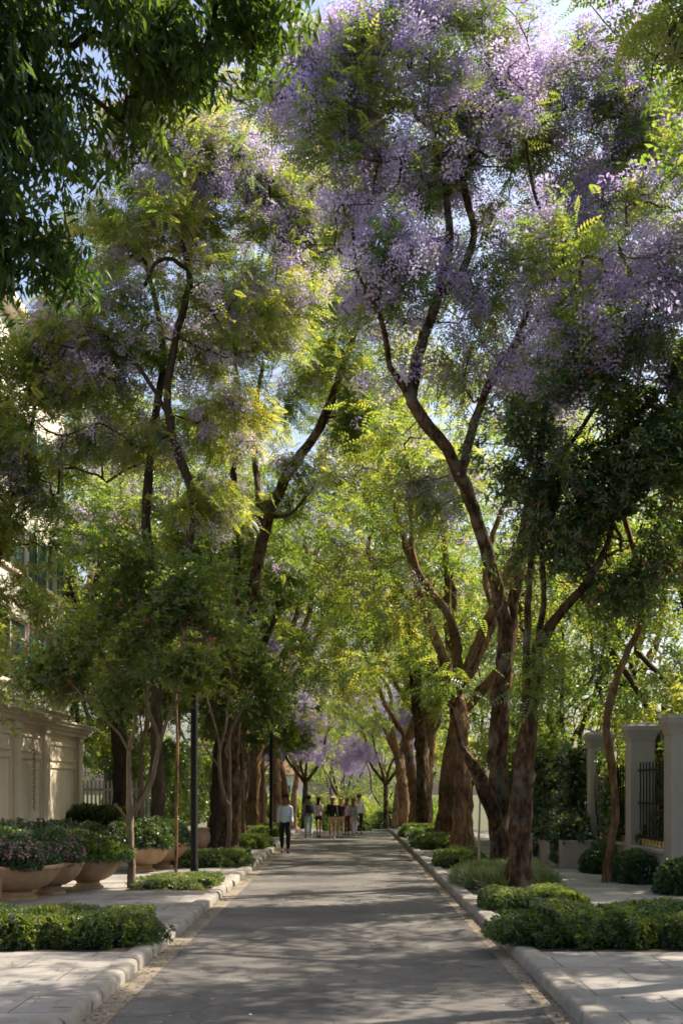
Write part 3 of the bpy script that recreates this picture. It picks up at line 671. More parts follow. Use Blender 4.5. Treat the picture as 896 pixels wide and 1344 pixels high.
#--BUILDING--
def building():
    t = thing('cream_townhouse', 'cream classical townhouse along the left side with cornice and green shuttered windows', 'building', (-10, 22, SW))
    b = MB()                                                        # ground storey: projecting front then recessed end bay
    X = .4
    b.box(-6, X-.12, -8, 18, -.2, 4.05)                             # pavilion body
    b.box(-6, -.02, 18, 24, -.2, 3.98)
    b.build('ground_storey', M['stucco'], t, bevel=.01)
    PL = []                                                        # pilasters
    for y in (-7.6, -3.4, .8, 5.0, 9.2, 13.4, 16.9):
        p = MB(); PL.append(p); p.box(X-.12, X, y, y+.62, .5, 3.72); p.box(X-.12, X+.05, y-.06, y+.68, -.1, .5); p.box(X-.12, X+.05, y-.05, y+.67, 3.72, 3.94)
        p.box(X-.001, X+.03, y+.12, y+.5, .75, 3.5)
    for y in (18.15, 23.2):
        p = MB(); PL.append(p); p.box(-.02, .1, y, y+.6, .45, 3.6); p.box(-.02, .14, y-.04, y+.64, -.1, .45); p.box(-.02, .14, y-.04, y+.64, 3.6, 3.8)
    [p.build('pilaster', M['stucco'], t, bevel=.01) for p in PL]
    c = MB()
    for (x1, z0, z1) in ((X+.06, 3.95, 4.12), (X+.2, 4.12, 4.24), (X+.38, 4.24, 4.36), (X+.46, 4.36, 4.44)):
        c.box(-.9, x1, -8.2-(x1-X), 18+(x1-X), z0+.001, z1)
    for (x1, z0, z1) in ((.14, 3.82, 3.98), (.26, 3.98, 4.1), (.4, 4.1, 4.2), (.46, 4.2, 4.27)):
        c.box(-.9, x1, 18.4+x1, 24.05+x1, z0+.001, z1)
    c.build('cornice', M['stucco'], t, bevel=.012)
    # raised panel frames between the pilasters
    def frame(x, y0, y1, z0, z1, w=.09, d=.05):
        pn = MB(); pn.box(x, x+d, y0, y1, z0, z0+w); pn.box(x, x+d, y0, y1, z1-w, z1); pn.box(x, x+d, y0, y0+w, z0+w, z1-w); pn.box(x, x+d, y1-w, y1, z0+w, z1-w)
        pn.build('wall_panel', M['stucco'], t, bevel=.006)
    for y in (-6.8, -2.6, 1.6, 5.8, 10.0): frame(X-.121, y+.1, y+3.2, .7, 2.95); frame(X-.121, y+.1, y+3.2, 3.08, 3.6, .06)
    frame(X-.121, 14.1, 16.7, .7, 2.95); frame(X-.121, 14.1, 16.7, 3.08, 3.6, .06)
    frame(-.021, 19.0, 23.0, .6, 2.75, .1); frame(-.021, 19.0, 23.0, 2.9, 3.5, .07)
    o = MB()                                                        # narrow carved vertical ornament on the corner pilaster: scrolls of relief
    for k in range(15):
        z = 1.35 + k*.125; s = 1 if k % 2 else -1
        pts = [(X+.035, 15.35+s*.02+.11*math.cos(a)*s, z+.06*math.sin(a)) for a in np.linspace(0, 4.6, 9)]
        o.tube(pts, .018, 6)
    o.build('carved_ornament', M['stone'], t)
    # upper storeys: piers, spandrels, set-back windows
    UX = -.65; w = MB(); bays = [(-7, -4.6), (-2.6, -.2), (1.8, 4.2), (6.2, 8.6), (10.6, 13.0), (15.2, 18.9), (21.0, 22.8)]
    floors = [(5.4, 7.5), (9.0, 10.6), (12.4, 14.2)]; y0b, y1b, ztop = -8, 24, 17.0
    edges = [y0b] + [v for ab in bays for v in ab] + [y1b]
    for i in range(0, len(edges), 2): w.box(UX-.35, UX, edges[i], edges[i+1], 4.3, ztop)
    for a, bb_ in bays:
        zz = [4.3] + [v for f in floors for v in f] + [ztop]
        for i in range(0, len(zz), 2): w.box(UX-.35, UX-.002, a, bb_, zz[i], zz[i+1])
    w.box(-6, UX-.351, y0b, y0b+.3, 4.3, ztop); w.box(-6, UX-.351, y1b-.3, y1b, 4.3, ztop); w.box(-6, UX-.351, y0b+.3, y1b-.3, ztop-.3, ztop-.01)
    w.build('upper_wall', M['stucco_pale'], t, bevel=.006)
    r = MB(); r.box(-6.3, UX+.45, y0b-.4, y1b+.4, ztop, ztop+.28); r.box(-6.2, UX+.3, y0b-.3, y1b+.3, ztop-.2, ztop-.001); r.build('roof', M['stucco'], t, bevel=.02)
    for a, bb_ in bays:
        for z0, z1 in floors:
            fr = MB(); x = UX-.16
            fr.box(x, x+.07, a, a+.08, z0, z1); fr.box(x, x+.07, bb_-.08, bb_, z0, z1); fr.box(x, x+.07, a+.08, bb_-.08, z0, z0+.08); fr.box(x, x+.07, a+.08, bb_-.08, z1-.08, z1)
            m_ = (a+bb_)/2; fr.box(x, x+.06, m_-.05, m_+.05, z0+.08, z1-.08); fr.box(x, x+.05, a+.08, m_-.05, z1-.62, z1-.57); fr.box(x, x+.05, m_+.05, bb_-.08, z1-.62, z1-.57)
            f = fr.build('window', M['white'], t)
            g = MB(); g.box(x-.03, x+.01, a+.04, bb_-.04, z0+.04, z1-.04); g.build('pane', M['glass'], f)
            s = MB(); s.box(UX-.09, UX+.1, a-.1, bb_+.1, z0-.1, z0-.003); s.build('sill', M['stucco'], f)
            for side in (0, 1):
                ya = a-.92 if side == 0 else bb_+.05; sh = MB()
                sh.box(UX+.004, UX+.05, ya, ya+.08, z0, z1); sh.box(UX+.004, UX+.05, ya+.79, ya+.87, z0, z1); sh.box(UX+.004, UX+.05, ya+.08, ya+.79, z0, z0+.09); sh.box(UX+.004, UX+.05, ya+.08, ya+.79, z1-.09, z1)
                k = int((z1-z0-.2)/.085)
                for i in range(k):
                    zc = z0+.1+i*.085; sh.add([(UX+.012, ya+.08, zc+.07), (UX+.045, ya+.08, zc), (UX+.045, ya+.79, zc), (UX+.012, ya+.79, zc+.07)], [(0, 1, 2, 3)])
                sh.build('shutter', M['green'], f)
    return t
building()
t = thing('stone_balustrade', 'short pale stone balustrade with rounded slab top against the cream facade', 'balustrade', (-9.15, 34.9, SW))
b = MB(); b.box(-.42, .42, -1.3, 1.3, .82, .94); b.build('slab', M['stucco'], t, bevel=.035, seg=3)
b = MB(); b.box(-.36, .36, -1.2, 1.2, -.05, .16); b.build('base', M['stucco'], t, bevel=.02)
for yy in (-1.0, -.5, 0, .5, 1.0):
    for xx in (-.25, .25):
        b = MB(); b.lathe([(.09, .16), (.09, .2), (.05, .24), (.1, .42), (.06, .66), (.06, .74), (.09, .78), (.09, .82)], 14, (xx, yy, 0)); b.build('baluster', M['stucco'], t, smooth=True)
t = thing('palisade_fence', 'white palisade fence between the cream townhouse and the dark ivy', 'fence', (-8.9, 46.6, SW))
b = MB()
for i in range(20): b.box(-1.5+i*.155, -1.5+i*.155+.075, -.02, .02, .1, 2.25)
b.build('pickets', M['white'], t)
b = MB(); b.box(-1.6, 1.65, .021, .06, .5, .6); b.box(-1.6, 1.65, .021, .06, 1.85, 1.95); b.build('rails', M['white'], t)
vines('ivy', 'sunlit ivy screen along the left garden fence behind the tree trunks', -9.3, -8.5, 47.5, 78, .1, 4.6, 13000, 47, mat='leaf_hedge', colw=.45, gap=.45, ls=1.5)
t = thing('white_gatehouse', 'small white house glimpsed through leaves at the far end of the avenue', 'building', (-6.9, 112, gzf(112)))
b = MB(); b.box(-3, 3, 0, 6, -.3, 5.2); b.build('wall', M['white'], t, bevel=.02)
b = MB(); b.add([(-3.4, -.4, 5.21), (3.4, -.4, 5.21), (3.4, 6.4, 5.21), (-3.4, 6.4, 5.21), (-1, 3, 6.6), (1, 3, 6.6)], [(3, 2, 1, 0), (0, 1, 5, 4), (1, 2, 5), (2, 3, 4, 5), (3, 0, 4)]); b.build('roof', M['bark_tan'], t)
for x in (-2, 1.3):
    b = MB(); b.box(x-.5, x+.5, -.06, -.002, 3, 4.3); f = b.build('window', M['white'], t); b = MB(); b.box(x-.42, x+.42, -.075, -.061, 3.08, 4.22); b.build('pane', M['glass'], f)
b = MB(); b.box(-.6, .6, -.06, -.002, 0, 2.3); b.build('door', M['green'], t)
#--TREES--
JM = dict(leaf='jac', mat='leaf_jac', bark='bark')
def up_prob(zc, w, lo, hi, seed=0, side=None):
    def f(p):
        q = lo + (hi-lo)/(1+np.exp(-(p[:, 2]-zc)/w)); n = snoise(p, 1.7, seed)
        return np.clip(q*2.0*(n+.22+.4*q), 0, 1)*(p[:, 2] > min(8.0, zc-4))
    return f
# main jacaranda, twin trunk B
T = Trace(657, 26.3)
paths = [T.path(l) for l in [
    [(657,1157,0,.27),(656,1120,0,.24),(655,1060,0,.22),(654,980,0,.205),(658,900,0,.2),(664,850,0,.2),(668,822,0,.19)],
    [(666,835,0,.16),(658,796,-.2,.125),(645,748,-.5,.12),(628,688,-.8,.118),(604,624,-1,.118),(576,576,-1.2,.115),(553,548,-1.3,.115),(541,526,-1.3,.12),(547,470,-1.2,.11),(562,425,-1.1,.09),(583,360,-1,.08),(590,312,-.9,.075),(586,262,-.8,.06),(584,230,-.8,.05),(570,190,-.7,.04)],
    [(668,822,0,.15),(674,790,.1,.125),(681,749,.2,.115),(688,690,.3,.105),(699,640,.4,.095),(720,560,.6,.07),(757,480,.8,.055),(775,410,.9,.045),(782,330,1,.035)],
    [(604,624,-1,.1),(613,592,-.7,.1),(624,553,-.4,.09),(644,498,-.2,.085),(669,463,0,.08),(694,398,.2,.07),(704,340,.3,.06),(735,292,.4,.05),(790,275,.5,.04),(840,250,.4,.03)],
    [(590,320,-.9,.06),(562,314,-1.2,.05),(530,343,-1.6,.04)],
    [(584,232,-.8,.055),(556,248,-1,.05),(530,270,-1.3,.05),(505,299,-1.6,.045),(490,315,-1.8,.03)],
    [(575,385,-1,.07),(604,360,-.7,.07),(622,305,-.4,.07),(612,262,-.1,.065),(609,224,.1,.06),(626,190,.2,.055),(632,155,.3,.05),(619,122,.4,.035),(610,90,.5,.025)],
    [(542,522,-1.3,.08),(524,500,-1.5,.065),(511,480,-1.6,.06),(505,438,-1.8,.055),(493,403,-2,.045),(470,360,-2.2,.035),(462,300,-2.3,.03)],
    [(667,460,0,.06),(690,440,-.6,.05),(720,400,-1.2,.045),(725,330,-1.6,.04),(700,250,-1.8,.035),(690,180,-1.8,.03)],
    [(653,1090,0,.17),(645,1058,-.3,.165),(632,1026,-.6,.16),(618,1003,-.9,.13),(606,980,-1.2,.05),(592,930,-1.6,.035)],
]]
ells = T.ell([(560,140,-.5,(2.5,2.6,1.5),120),(650,80,0,(2.6,2.8,1.1),120),(760,140,.2,(2.3,2.6,1.5),110),(850,200,.5,(1.7,2.4,1.6),80),(640,240,.2,(2.8,2.6,1.5),130),
    (490,230,-1,(1.5,2,1.6),60),(530,360,-1.2,(1.5,2,1.1),55),(640,390,0,(2.2,2.2,1.2),70),(760,330,.5,(1.8,2,1.4),60),(600,480,-.5,(1.6,1.6,.7),28),(455,330,-2,(1.0,1.4,1.4),26),(425,150,-1.5,(1.3,1.6,1.5),50),(400,95,-1.2,(1.2,1.5,.9),36),(470,90,-.8,(1.3,1.6,1.0),40),(700,500,.4,(1.1,1.3,.8),24),(560,640,-.8,(.8,1,.6),14),(690,760,.3,(.8,1,.7),14),(595,910,-1.6,(.5,.5,.5),12)])
make_tree('jacaranda_tree', 'largest jacaranda with purple flowering crown and a limb curving left over the street', T.base, paths, ells, seed=101, per=10, gap=.1, r0=.0105, clump=.25, wig=.24,
          attach_z=5.5, blossom=(5, up_prob(12.3, 1.2, .26, .95, 5), 1.15), group='jacaranda trees of the avenue', **JM)
# tree A: nearest trunk
T = Trace(680, 23.4)
paths = [T.path(l) for l in [
    [(680,1169,0,.235),(681,1110,0,.21),(683,1050,0,.2),(689,985,0,.185),(698,930,0,.15),(707,890,0,.125),(705,852,0,.12)],
    [(705,855,0,.1),(720,825,-.1,.092),(749,789,-.3,.086),(773,761,-.3,.075),(796,715,.2,.055),(810,640,.8,.04),(825,550,1,.033),(845,460,1,.028),(850,380,1,.022)],
    [(687,1000,0,.08),(690,930,-.25,.072),(691,841,-.35,.066),(697,713,-.35,.058),(705,620,-.2,.052),(718,520,0,.046),(745,420,.2,.04),(765,340,.3,.03)],
    [(705,855,0,.07),(713,780,.2,.055),(711,700,.4,.05),(725,620,.6,.045),(790,520,.8,.04),(830,420,.8,.03)],
]]
ells = T.ell([(800,360,0,(1.7,2,1.3),60),(880,300,0,(1.5,2,1.5),60),(760,470,0,(1.4,1.6,1.0),40),(880,450,-.3,(1.3,1.6,1.1),40),(740,600,0,(.9,1,.8),18),(700,880,-.3,(.35,.5,.6),8)])
make_tree('jacaranda_tree', 'nearest jacaranda on the right with a rough trunk rising from the spiky grass', T.base, paths, ells, seed=102, per=10, gap=.1, r0=.009, clump=.3, wig=.22,
          attach_z=5.0, blossom=(6, up_prob(9.6, 1.4, .15, .9, 6), 1.15), group='jacaranda trees of the avenue', **JM)
# dark tree right
T = Trace(795, 25.6)
paths = [T.path(l) for l in [
    [(795,1159,0,.10),(800,1110,0,.088),(807,1060,0,.082),(801,1000,0,.078),(795,960,0,.076),(800,920,0,.072),(813,880,0,.066),(826,850,-.1,.06),(838,822,-.2,.055),(842,770,-.4,.05),(825,700,-.8,.045),(800,620,-1.2,.04),(795,540,-1.3,.03)],
    [(842,770,-.4,.04),(870,700,-.8,.04),(890,600,-1,.035),(895,500,-1,.03)],
]]
ells = T.ell([(800,610,-2.4,(1.6,1.5,1.4),110),(870,530,-2.2,(1.5,1.6,1.6),110),(715,620,-2.7,(.95,1.1,.7),40),(860,690,-2.0,(1.3,1.3,.9),70),(930,620,-2.2,(1.5,1.5,1.6),70),(790,480,-2.2,(1.0,1.2,.7),36),(745,760,-2.2,(.55,.7,.5),18),(770,690,-2.4,(.9,1,.8),40),(880,420,-2.0,(1.1,1.2,.8),40),(700,720,-2.4,(.7,.9,.55),22),(830,770,-1.8,(.9,1,.55),34),(670,570,-2.6,(.7,.9,.5),22),(740,540,-2.4,(.9,1,.6),28)])
make_tree('dark_leaved_tree', 'slender twisted tree with a dense dark crown in front of the grey pillars', T.base, paths, ells, leaf='dark', mat='leaf_dark', bark='bark_tan', seed=103, per=11, lscale=.8, spread=.22, clump=.5, gap=-.25, attach_z=4.5, flare=.2)
# crepe myrtle left
T = Trace(173, 24.2)
paths = [T.path(l) for l in [
    [(173,1166,0,.078),(172,1120,0,.07),(171,1085,0,.074),(171,1068,0,.07),(169,1020,0,.052),(170,985,0,.045),(178,940,.1,.04),(160,900,.2,.032),(130,850,.3,.026),(110,800,.3,.02)],
    [(171,1075,0,.06),(183,1058,.05,.055),(196,1035,.1,.052),(205,1000,.15,.048),(208,965,.2,.044),(196,935,.2,.036),(190,890,.2,.032),(180,820,.2,.026),(185,760,.2,.02)],
    [(171,1078,0,.035),(160,1066,-.2,.033),(150,1055,-.3,.028)],
    [(207,975,.2,.034),(222,940,.3,.032),(245,900,.4,.03),(265,850,.4,.026),(275,790,.4,.02)],
    [(205,1000,.15,.025),(216,960,-.2,.024),(232,900,-.4,.022),(240,840,-.5,.02)],
    [(170,990,0,.03),(158,965,-.3,.028),(120,925,-.5,.024),(80,880,-.6,.02),(60,840,-.6,.015)],
]]
ells = T.ell([(170,800,0,(1.4,1.5,1.1),100),(90,830,-.3,(1.0,1.2,.95),60),(250,790,.3,(1.15,1.3,1.0),70),(180,900,0,(1.7,1.4,.5),50),(60,880,-.3,(.6,.8,.5),22),(285,860,.3,(.6,.8,.6),26),(262,840,-.2,(.6,.6,.7),34),(225,870,-.6,(.6,.6,.5),20),(258,872,-.7,(.4,.4,.32),26),(150,730,0,(1.0,1,.5),36)])
crepe = make_tree('crepe_myrtle_tree', 'slim forked crepe myrtle with low rounded crown beside the stone bowls', T.base, paths, ells, leaf='crepe', mat='leaf_crepe', bark='bark_smooth', seed=104, per=11, clump=.4, lscale=1.15, spread=.2, attach_z=2.4, flare=.15, r0=.005, flower=(46, 'petal_red', 1.0), group='small crepe myrtle trees of the left pavement')
T = Trace(-3, 20.0)
make_tree('small_tree', 'small leaning tree mostly cut off by the left edge beside the stone bowl', T.base, [T.path([(-3,1196,0,.05),(-1,1160,0,.046),(-8,1110,0,.042),(-22,1040,0,.038),(-35,960,0,.03),(-40,880,0,.024)])],
          T.ell([(-45,850,0,(.8,.9,.8),40),(5,925,0,(.35,.5,.35),10)]), leaf='crepe', mat='leaf_crepe', bark='bark_smooth', seed=111, per=8, lscale=1.1, attach_z=2.2, flare=.15, r0=.005)
dup(crepe, (blook(300, 33), 33, SW), 4.0, 1.0, 'small leafy tree in the left hedge strip past the sapling')
dup(crepe, (-3.5, 41.5, SW), 1.0, .95, 'small leafy tree in the left row behind the walking man')
dup(crepe, (-6.3, 37.5, SW), 5.2, 1.15, 'small leafy tree on the inner side of the left pavement near the pink pot')
dup(crepe, (-3.6, 52, SW), 3.1, .95, 'small dark tree of the left row nearest the walking group')
# sapling stem
T = Trace(231, 28.5)
paths = [T.path([(231,1146,0,.04),(232,1060,0,.036),(233,980,0,.034),(232,900,0,.03),(240,830,0,.026),(245,770,0,.02)])]
make_tree('sapling', 'thin straight sapling between the forked tree and the black lamp post', T.base, paths, T.ell([(242,790,0,(.9,.9,.8),40)]), leaf='crepe', mat='leaf_mid', bark='bark_tan', seed=105, per=8, attach_z=3.5, flare=.1, spread=.2, lscale=1.1)
# L3
T = Trace(207, 31.0)
paths = [T.path(l) for l in [
    [(207,1140,0,.19),(207,1050,0,.17),(206,960,0,.155),(204,850,0,.15),(199,760,0,.13),(192,690,0,.12),(195,620,.2,.11),(204,545,.4,.1),(214,470,.6,.085),(205,400,.7,.07),(190,340,.8,.05)],
    [(204,860,0,.12),(228,780,-.3,.115),(250,700,-.5,.11),(254,668,-.6,.11),(247,628,-.7,.108),(232,592,-.8,.105),(224,556,-.8,.1),(220,520,-.8,.095),(232,440,-.7,.085),(249,370,-.6,.08),(240,328,-.6,.07),(230,290,-.6,.06),(245,255,-.6,.05),(240,200,-.6,.04)],
    [(247,360,-.6,.06),(228,340,-1,.055),(205,345,-1.3,.05),(190,375,-1.6,.04)],
    [(240,250,-.6,.045),(275,215,-.6,.04),(310,205,-.6,.035),(330,150,-.6,.03)],
    [(222,545,-.8,.06),(180,480,-1,.05),(120,430,-1.2,.04),(80,420,-1.4,.03)],
]]
ells = T.ell([(200,300,0,(2.0,2.2,1.6),75),(310,250,0,(1.9,2.2,1.5),70),(240,430,0,(2.4,2.2,1.2),75),(120,430,-.5,(1.6,2,1.3),55),(340,400,0,(1.8,2,1.2),55),(60,570,-.5,(1.3,1.6,1.0),40),(290,150,0,(1.7,1.8,1.0),50),(160,590,0,(1.6,1.8,.9),44),(300,560,0,(1.3,1.5,.8),30),(195,190,0,(1.5,1.7,1.2),50),(380,230,.3,(1.4,1.7,1.3),50),(400,330,.3,(1.2,1.5,1.0),36),(70,470,-.3,(1.2,1.5,.9),36),(150,500,.2,(1.3,1.5,1.0),36),(130,330,.2,(1.3,1.5,1.2),40),(270,650,0,(1.2,1.3,.9),30),(30,640,-.2,(1.0,1.2,.8),30)])
make_tree('jacaranda_tree', 'sparsely flowering jacaranda on the left with dark forked limbs near the townhouse', T.base, paths, ells, leaf='jac', mat='leaf_lime', bark='bark_dark', seed=106, per=16, r0=.0095, clump=.35, wig=.22,
          attach_z=6.0, blossom=(5, up_prob(13, 1.5, .2, .65, 8), 1.1), group='jacaranda trees of the avenue')
# L4
T = Trace(300, 37.0)
paths = [T.path(l) for l in [
    [(300,1124,0,.27),(302,1050,0,.235),(307,960,0,.21),(317,880,0,.2),(329,800,0,.185),(339,740,0,.175),(350,690,0,.165),(368,640,-.1,.16),(395,597,-.3,.145),(420,560,-.4,.135),(438,515,-.5,.115),(454,470,-.6,.095),(470,420,-.7,.07),(475,370,-.8,.05)],
    [(317,880,0,.12),(312,760,.5,.115),(306,660,.7,.105),(308,590,.9,.1),(312,520,1,.085),(305,450,1,.06)],
    [(345,715,0,.1),(338,640,.6,.1),(333,560,1,.085),(345,480,1.3,.065)],
    [(356,676,0,.06),(372,678,-.5,.055),(388,668,-1,.045),(410,640,-1.4,.03)],
]]
ells = T.ell([(440,400,-.5,(2.2,2.4,1.7),75),(330,420,.5,(2.2,2.4,1.5),70),(390,500,0,(2.2,2.2,1.2),50),(470,500,-.5,(1.4,1.8,1.2),30),(280,560,.5,(1.8,2,1.3),44),(380,330,0,(2.2,2,1.2),50),(400,640,-.5,(1.3,1.5,1.1),30),(350,760,.3,(1.4,1.5,1.3),36),(310,680,.5,(1.3,1.5,1.2),30),(460,570,-.3,(1.5,1.6,1.2),34),(420,300,0,(1.6,1.8,1.2),36)])
make_tree('jacaranda_tree', 'jacaranda whose long leaning limb crosses the street from the left row', T.base, paths, ells, seed=107, per=16, lscale=1.05, r0=.0095, clump=.35, wig=.22,
          attach_z=7.5, blossom=(3, up_prob(14.5, 1.5, .2, .55, 9), 1.1), group='jacaranda trees of the avenue', **JM)
# R mid
T = Trace(556, 50.0)
paths = [T.path(l) for l in [
    [(556,1100,0,.32),(553,1000,0,.27),(546,900,0,.23),(536,830,0,.21),(524,780,0,.185),(511,730,0,.165),(500,690,0,.15),(486,655,0,.11),(470,610,0,.08),(465,560,0,.05)],
    [(511,730,0,.1),(520,660,.4,.09),(530,600,.6,.08),(560,540,.8,.05)],
    [(536,830,0,.1),(570,760,-.4,.1),(590,700,-.6,.08),(600,640,-.6,.05)],
]]
ells = T.ell([(500,600,0,(2.8,2.6,2),80),(580,640,0,(2.6,2.6,2),75),(450,650,0,(2,2.4,1.8),50),(540,740,0,(2.6,2.6,1.8),60),(600,780,0,(1.8,2.2,1.6),44),(470,540,0,(2,2,1.5),40),(500,790,0,(1.8,2,1.6),44),(560,880,0,(1.6,1.8,1.6),40),(440,760,0,(1.8,2,1.6),40),(540,490,0,(2.2,2,1.6),44),(425,520,0,(2.0,2,1.7),46),(400,430,.5,(1.8,2,1.5),40)])
make_tree('jacaranda_tree', 'tall dark stemmed jacaranda leaning over the road at the middle of the avenue', T.base, paths, ells, leaf='jac_far', mat='leaf_lime', bark='bark', seed=108, per=13,
          attach_z=7.0, blossom=(2, up_prob(14, 2, .06, .2, 10), 1.2), group='jacaranda trees of the avenue')
# prototypes for the rest of the rows
def proto(name, label, base, seed, h, nlimb, crown_r, leaf, mat, bark, r, bl=None, per=6, fork=.3, lscale=1.0, nt=330, zlo=.45, rz=0, sc_=1.0, group=None, spread=.25, gap=.12, gfreq=2.0):
    rng = np.random.default_rng(seed); hf = h*fork
    lean = rng.normal(0, .25, 2)
    paths = [[(0, 0, 0, r), (.1*lean[0], .1*lean[1], hf*.35, r*.85), (.5*lean[0], .5*lean[1], hf*.7, r*.78), (lean[0], lean[1], hf, r*.75)]]
    ells = []
    for k in range(nlimb):
        a = 2*math.pi*k/nlimb + rng.uniform(-.4, .4); R_ = crown_r*rng.uniform(.5, .75); zt = h*rng.uniform(.68, .84)
        st = paths[0][-1]; p = [(st[0], st[1], st[2], r*.55)]
        for s in (.3, .55, .8, 1.0):
            q = s**.75
            p.append((st[0]+math.cos(a)*R_*q + rng.normal(0, .25), st[1]+math.sin(a)*R_*q + rng.normal(0, .25), hf+(zt-hf)*s, r*(.5-.34*s)))
        paths.append(p); e = p[-1]
        ells.append(((e[0], e[1], e[2]), (crown_r*.5, crown_r*.5, h*.12), int(nt/nlimb*.62)))
        ells.append(((e[0]*1.25, e[1]*1.25, h*(zlo+.1*rng.random())), (crown_r*.42, crown_r*.42, h*.11), int(nt/nlimb*.28)))
    ells.append(((0, 0, h*.85), (crown_r*.55, crown_r*.55, h*.12), int(nt*.14)))
    t = make_tree(name, label, base, paths, ells, leaf, mat, bark, seed, per=per, lscale=lscale, attach_z=hf*.9, clump=.3, r0=.009, wig=.2, blossom=bl, rz=rz, group=group, spread=spread, gap=gap, gfreq=gfreq)
    t.scale = (sc_,)*3
    return t
JG = 'jacaranda trees of the avenue'
def at(x, y): return (x, y, gzf(y)+SW)
j1 = proto('jacaranda_tree', 'straight orange brown trunk standing in the yellow green hedge on the right', at(blook(608, 36), 36), 201, 16, 4, 5.0, 'jac_far', 'leaf_lime', 'bark_tan', .33, rz=2.2, bl=(2, up_prob(12, 1.5, .05, .3, 20), 1.2), per=11)
tag(j1, group=JG)
j2 = proto('jacaranda_tree', 'thick trunk directly behind the straight orange brown one', at(blook(586, 43.5), 43.5), 202, 15.5, 4, 5.2, 'jac_far', 'leaf_jac', 'bark_tan', .4, (2, up_prob(12, 1.5, .1, .5, 21), 1.2), per=11, group=JG)
j3 = proto('jacaranda_tree', 'far jacaranda on the left thick with pale lilac blossom', at(-5.2, 62), 203, 16.5, 4, 5.0, 'jac_far', 'leaf_lime', 'bark', .33, (7, up_prob(8, 2, .6, 1.0, 22), 2.3), per=5, group=JG)
dup(j3, at(-2.8, 80), 2.0, .62, 'distant lilac jacaranda in full bloom above the left of the walking group')
dup(j3, at(2.7, 84), 4.4, .62, 'distant lilac jacaranda in full bloom above the right of the walking group')
for i, (x, y, rz, s, pr, lb) in enumerate([
    (3.6, 57, 1.2, 1.0, j2, 'right row jacaranda just past the tall dark stemmed one'),
    (3.7, 66, 2.9, 1.0, j1, 'right row jacaranda over the crest of the road'),
    (3.7, 78, 4.1, 1.0, j2, 'right row jacaranda well beyond the crest'),
    (3.8, 95, .4, 1.0, j1, 'last jacaranda of the right row'),
    (-4.0, 43.5, 3.5, .98, j2, 'left row jacaranda trunk right behind the leaning limbed one'),
    (-3.9, 50, .9, 1.0, j1, 'left row jacaranda beside the distant lamp post'),
    (-4.1, 57, 5.0, 1.0, j2, 'left row jacaranda level with the walking group'),
    (-4.1, 72, 2.2, 1.0, j1, 'left row jacaranda over the crest of the road'),
    (-4.2, 84, 3.0, 1.0, j2, 'left row jacaranda well beyond the crest'),
    (-4.4, 100, 1.0, 1.0, j1, 'last jacaranda of the left row')]):
    dup(pr, at(x, y), rz, s, lb, JG)
# dark trunk left row at 285
dk = proto('broadleaf_tree', 'thick nearly black trunk at the head of the left tree row', at(blook(286, 39.0), 39.0), 204, 12, 3, 3.4, 'broad', 'leaf_mid', 'bark_dark', .3, None, per=10, nt=260, fork=.4, lscale=1.3)
GG = 'garden trees behind the avenue'
g1 = proto('broadleaf_tree', 'broad green garden tree behind the farthest grey pillar', at(10.5, 37), 205, 13, 4, 4.5, 'broad', 'leaf_mid', 'bark_dark', .25, None, per=10, nt=360, fork=.2, lscale=1.5, zlo=.3, group=GG, spread=.35)
g2 = proto('broadleaf_tree', 'bright lime green garden tree beside the ivy fence', at(8.6, 46), 206, 12, 4, 4.2, 'broad', 'leaf_lime', 'bark', .22, None, per=10, nt=360, fork=.18, lscale=1.5, zlo=.28, group=GG, spread=.35)
j4 = proto('jacaranda_tree', 'open crowned jacaranda behind the garden wall past the nearest pillar', at(13.5, 30.5), 207, 15, 5, 5.2, 'jac_far', 'leaf_jac', 'bark', .3, (2, up_prob(11, 1.5, .1, .4, 24), 1.2), per=13, nt=300, group=GG, gap=.42, gfreq=1.45, lscale=1.2)  # crown gaps shaped for sun streaks; pattern for the added shade trees below
T = Trace(-28, 30.5)
make_tree('slim_tree', 'slim yellow green tree leaning in from the left before the townhouse upper windows', T.base, [T.path([(-28,1150,0,.13),(-26,1000,0,.11),(-20,850,.1,.1),(0,720,.2,.085),(22,640,.2,.07),(42,560,.2,.05),(50,500,.2,.03)])],
          T.ell([(50,510,.2,(.8,.9,1.2),60),(10,600,.2,(.9,1,.9),50),(-40,560,.2,(1,1,1.2),40),(60,620,.2,(.6,.7,.6),30),(15,690,.2,(.8,.8,.7),36),(28,790,.2,(.8,.8,.75),44),(70,720,.2,(.5,.6,.6),20),(-10,860,.2,(.8,.8,.5),24),(60,455,.2,(.7,.8,.6),34),(-10,480,.2,(.9,.9,.9),36)]), leaf='broad', mat='leaf_lime', bark='bark', seed=208, per=9, attach_z=4.2, gap=-.3)
for k, (x, y, r_, h_) in enumerate([(-6, 104, 3.0, 2.6), (4.6, 105, 2.2, 2.2), (.5, 138, 4.2, 3.4), (-4.5, 128, 3.0, 3.0), (6.5, 122, 3.2, 3.4)]):
    mound('shrub', ['rounded bush left of the avenue far beyond the crest', 'rounded bush right of the avenue far beyond the crest', 'big bush closing the end of the avenue in the middle', 'tall bush at the far left end of the avenue', 'tall bush at the far right end of the avenue'][k], 'shrub',
          x-r_, x+r_, y-r_, y+r_, h_, mat='leaf_lime' if k in (0, 2) else 'leaf_jac', tpl='broad', n=2600, seed=70+k, ls=1.9, pe=2.3, bump=.2, z=gzf(y))
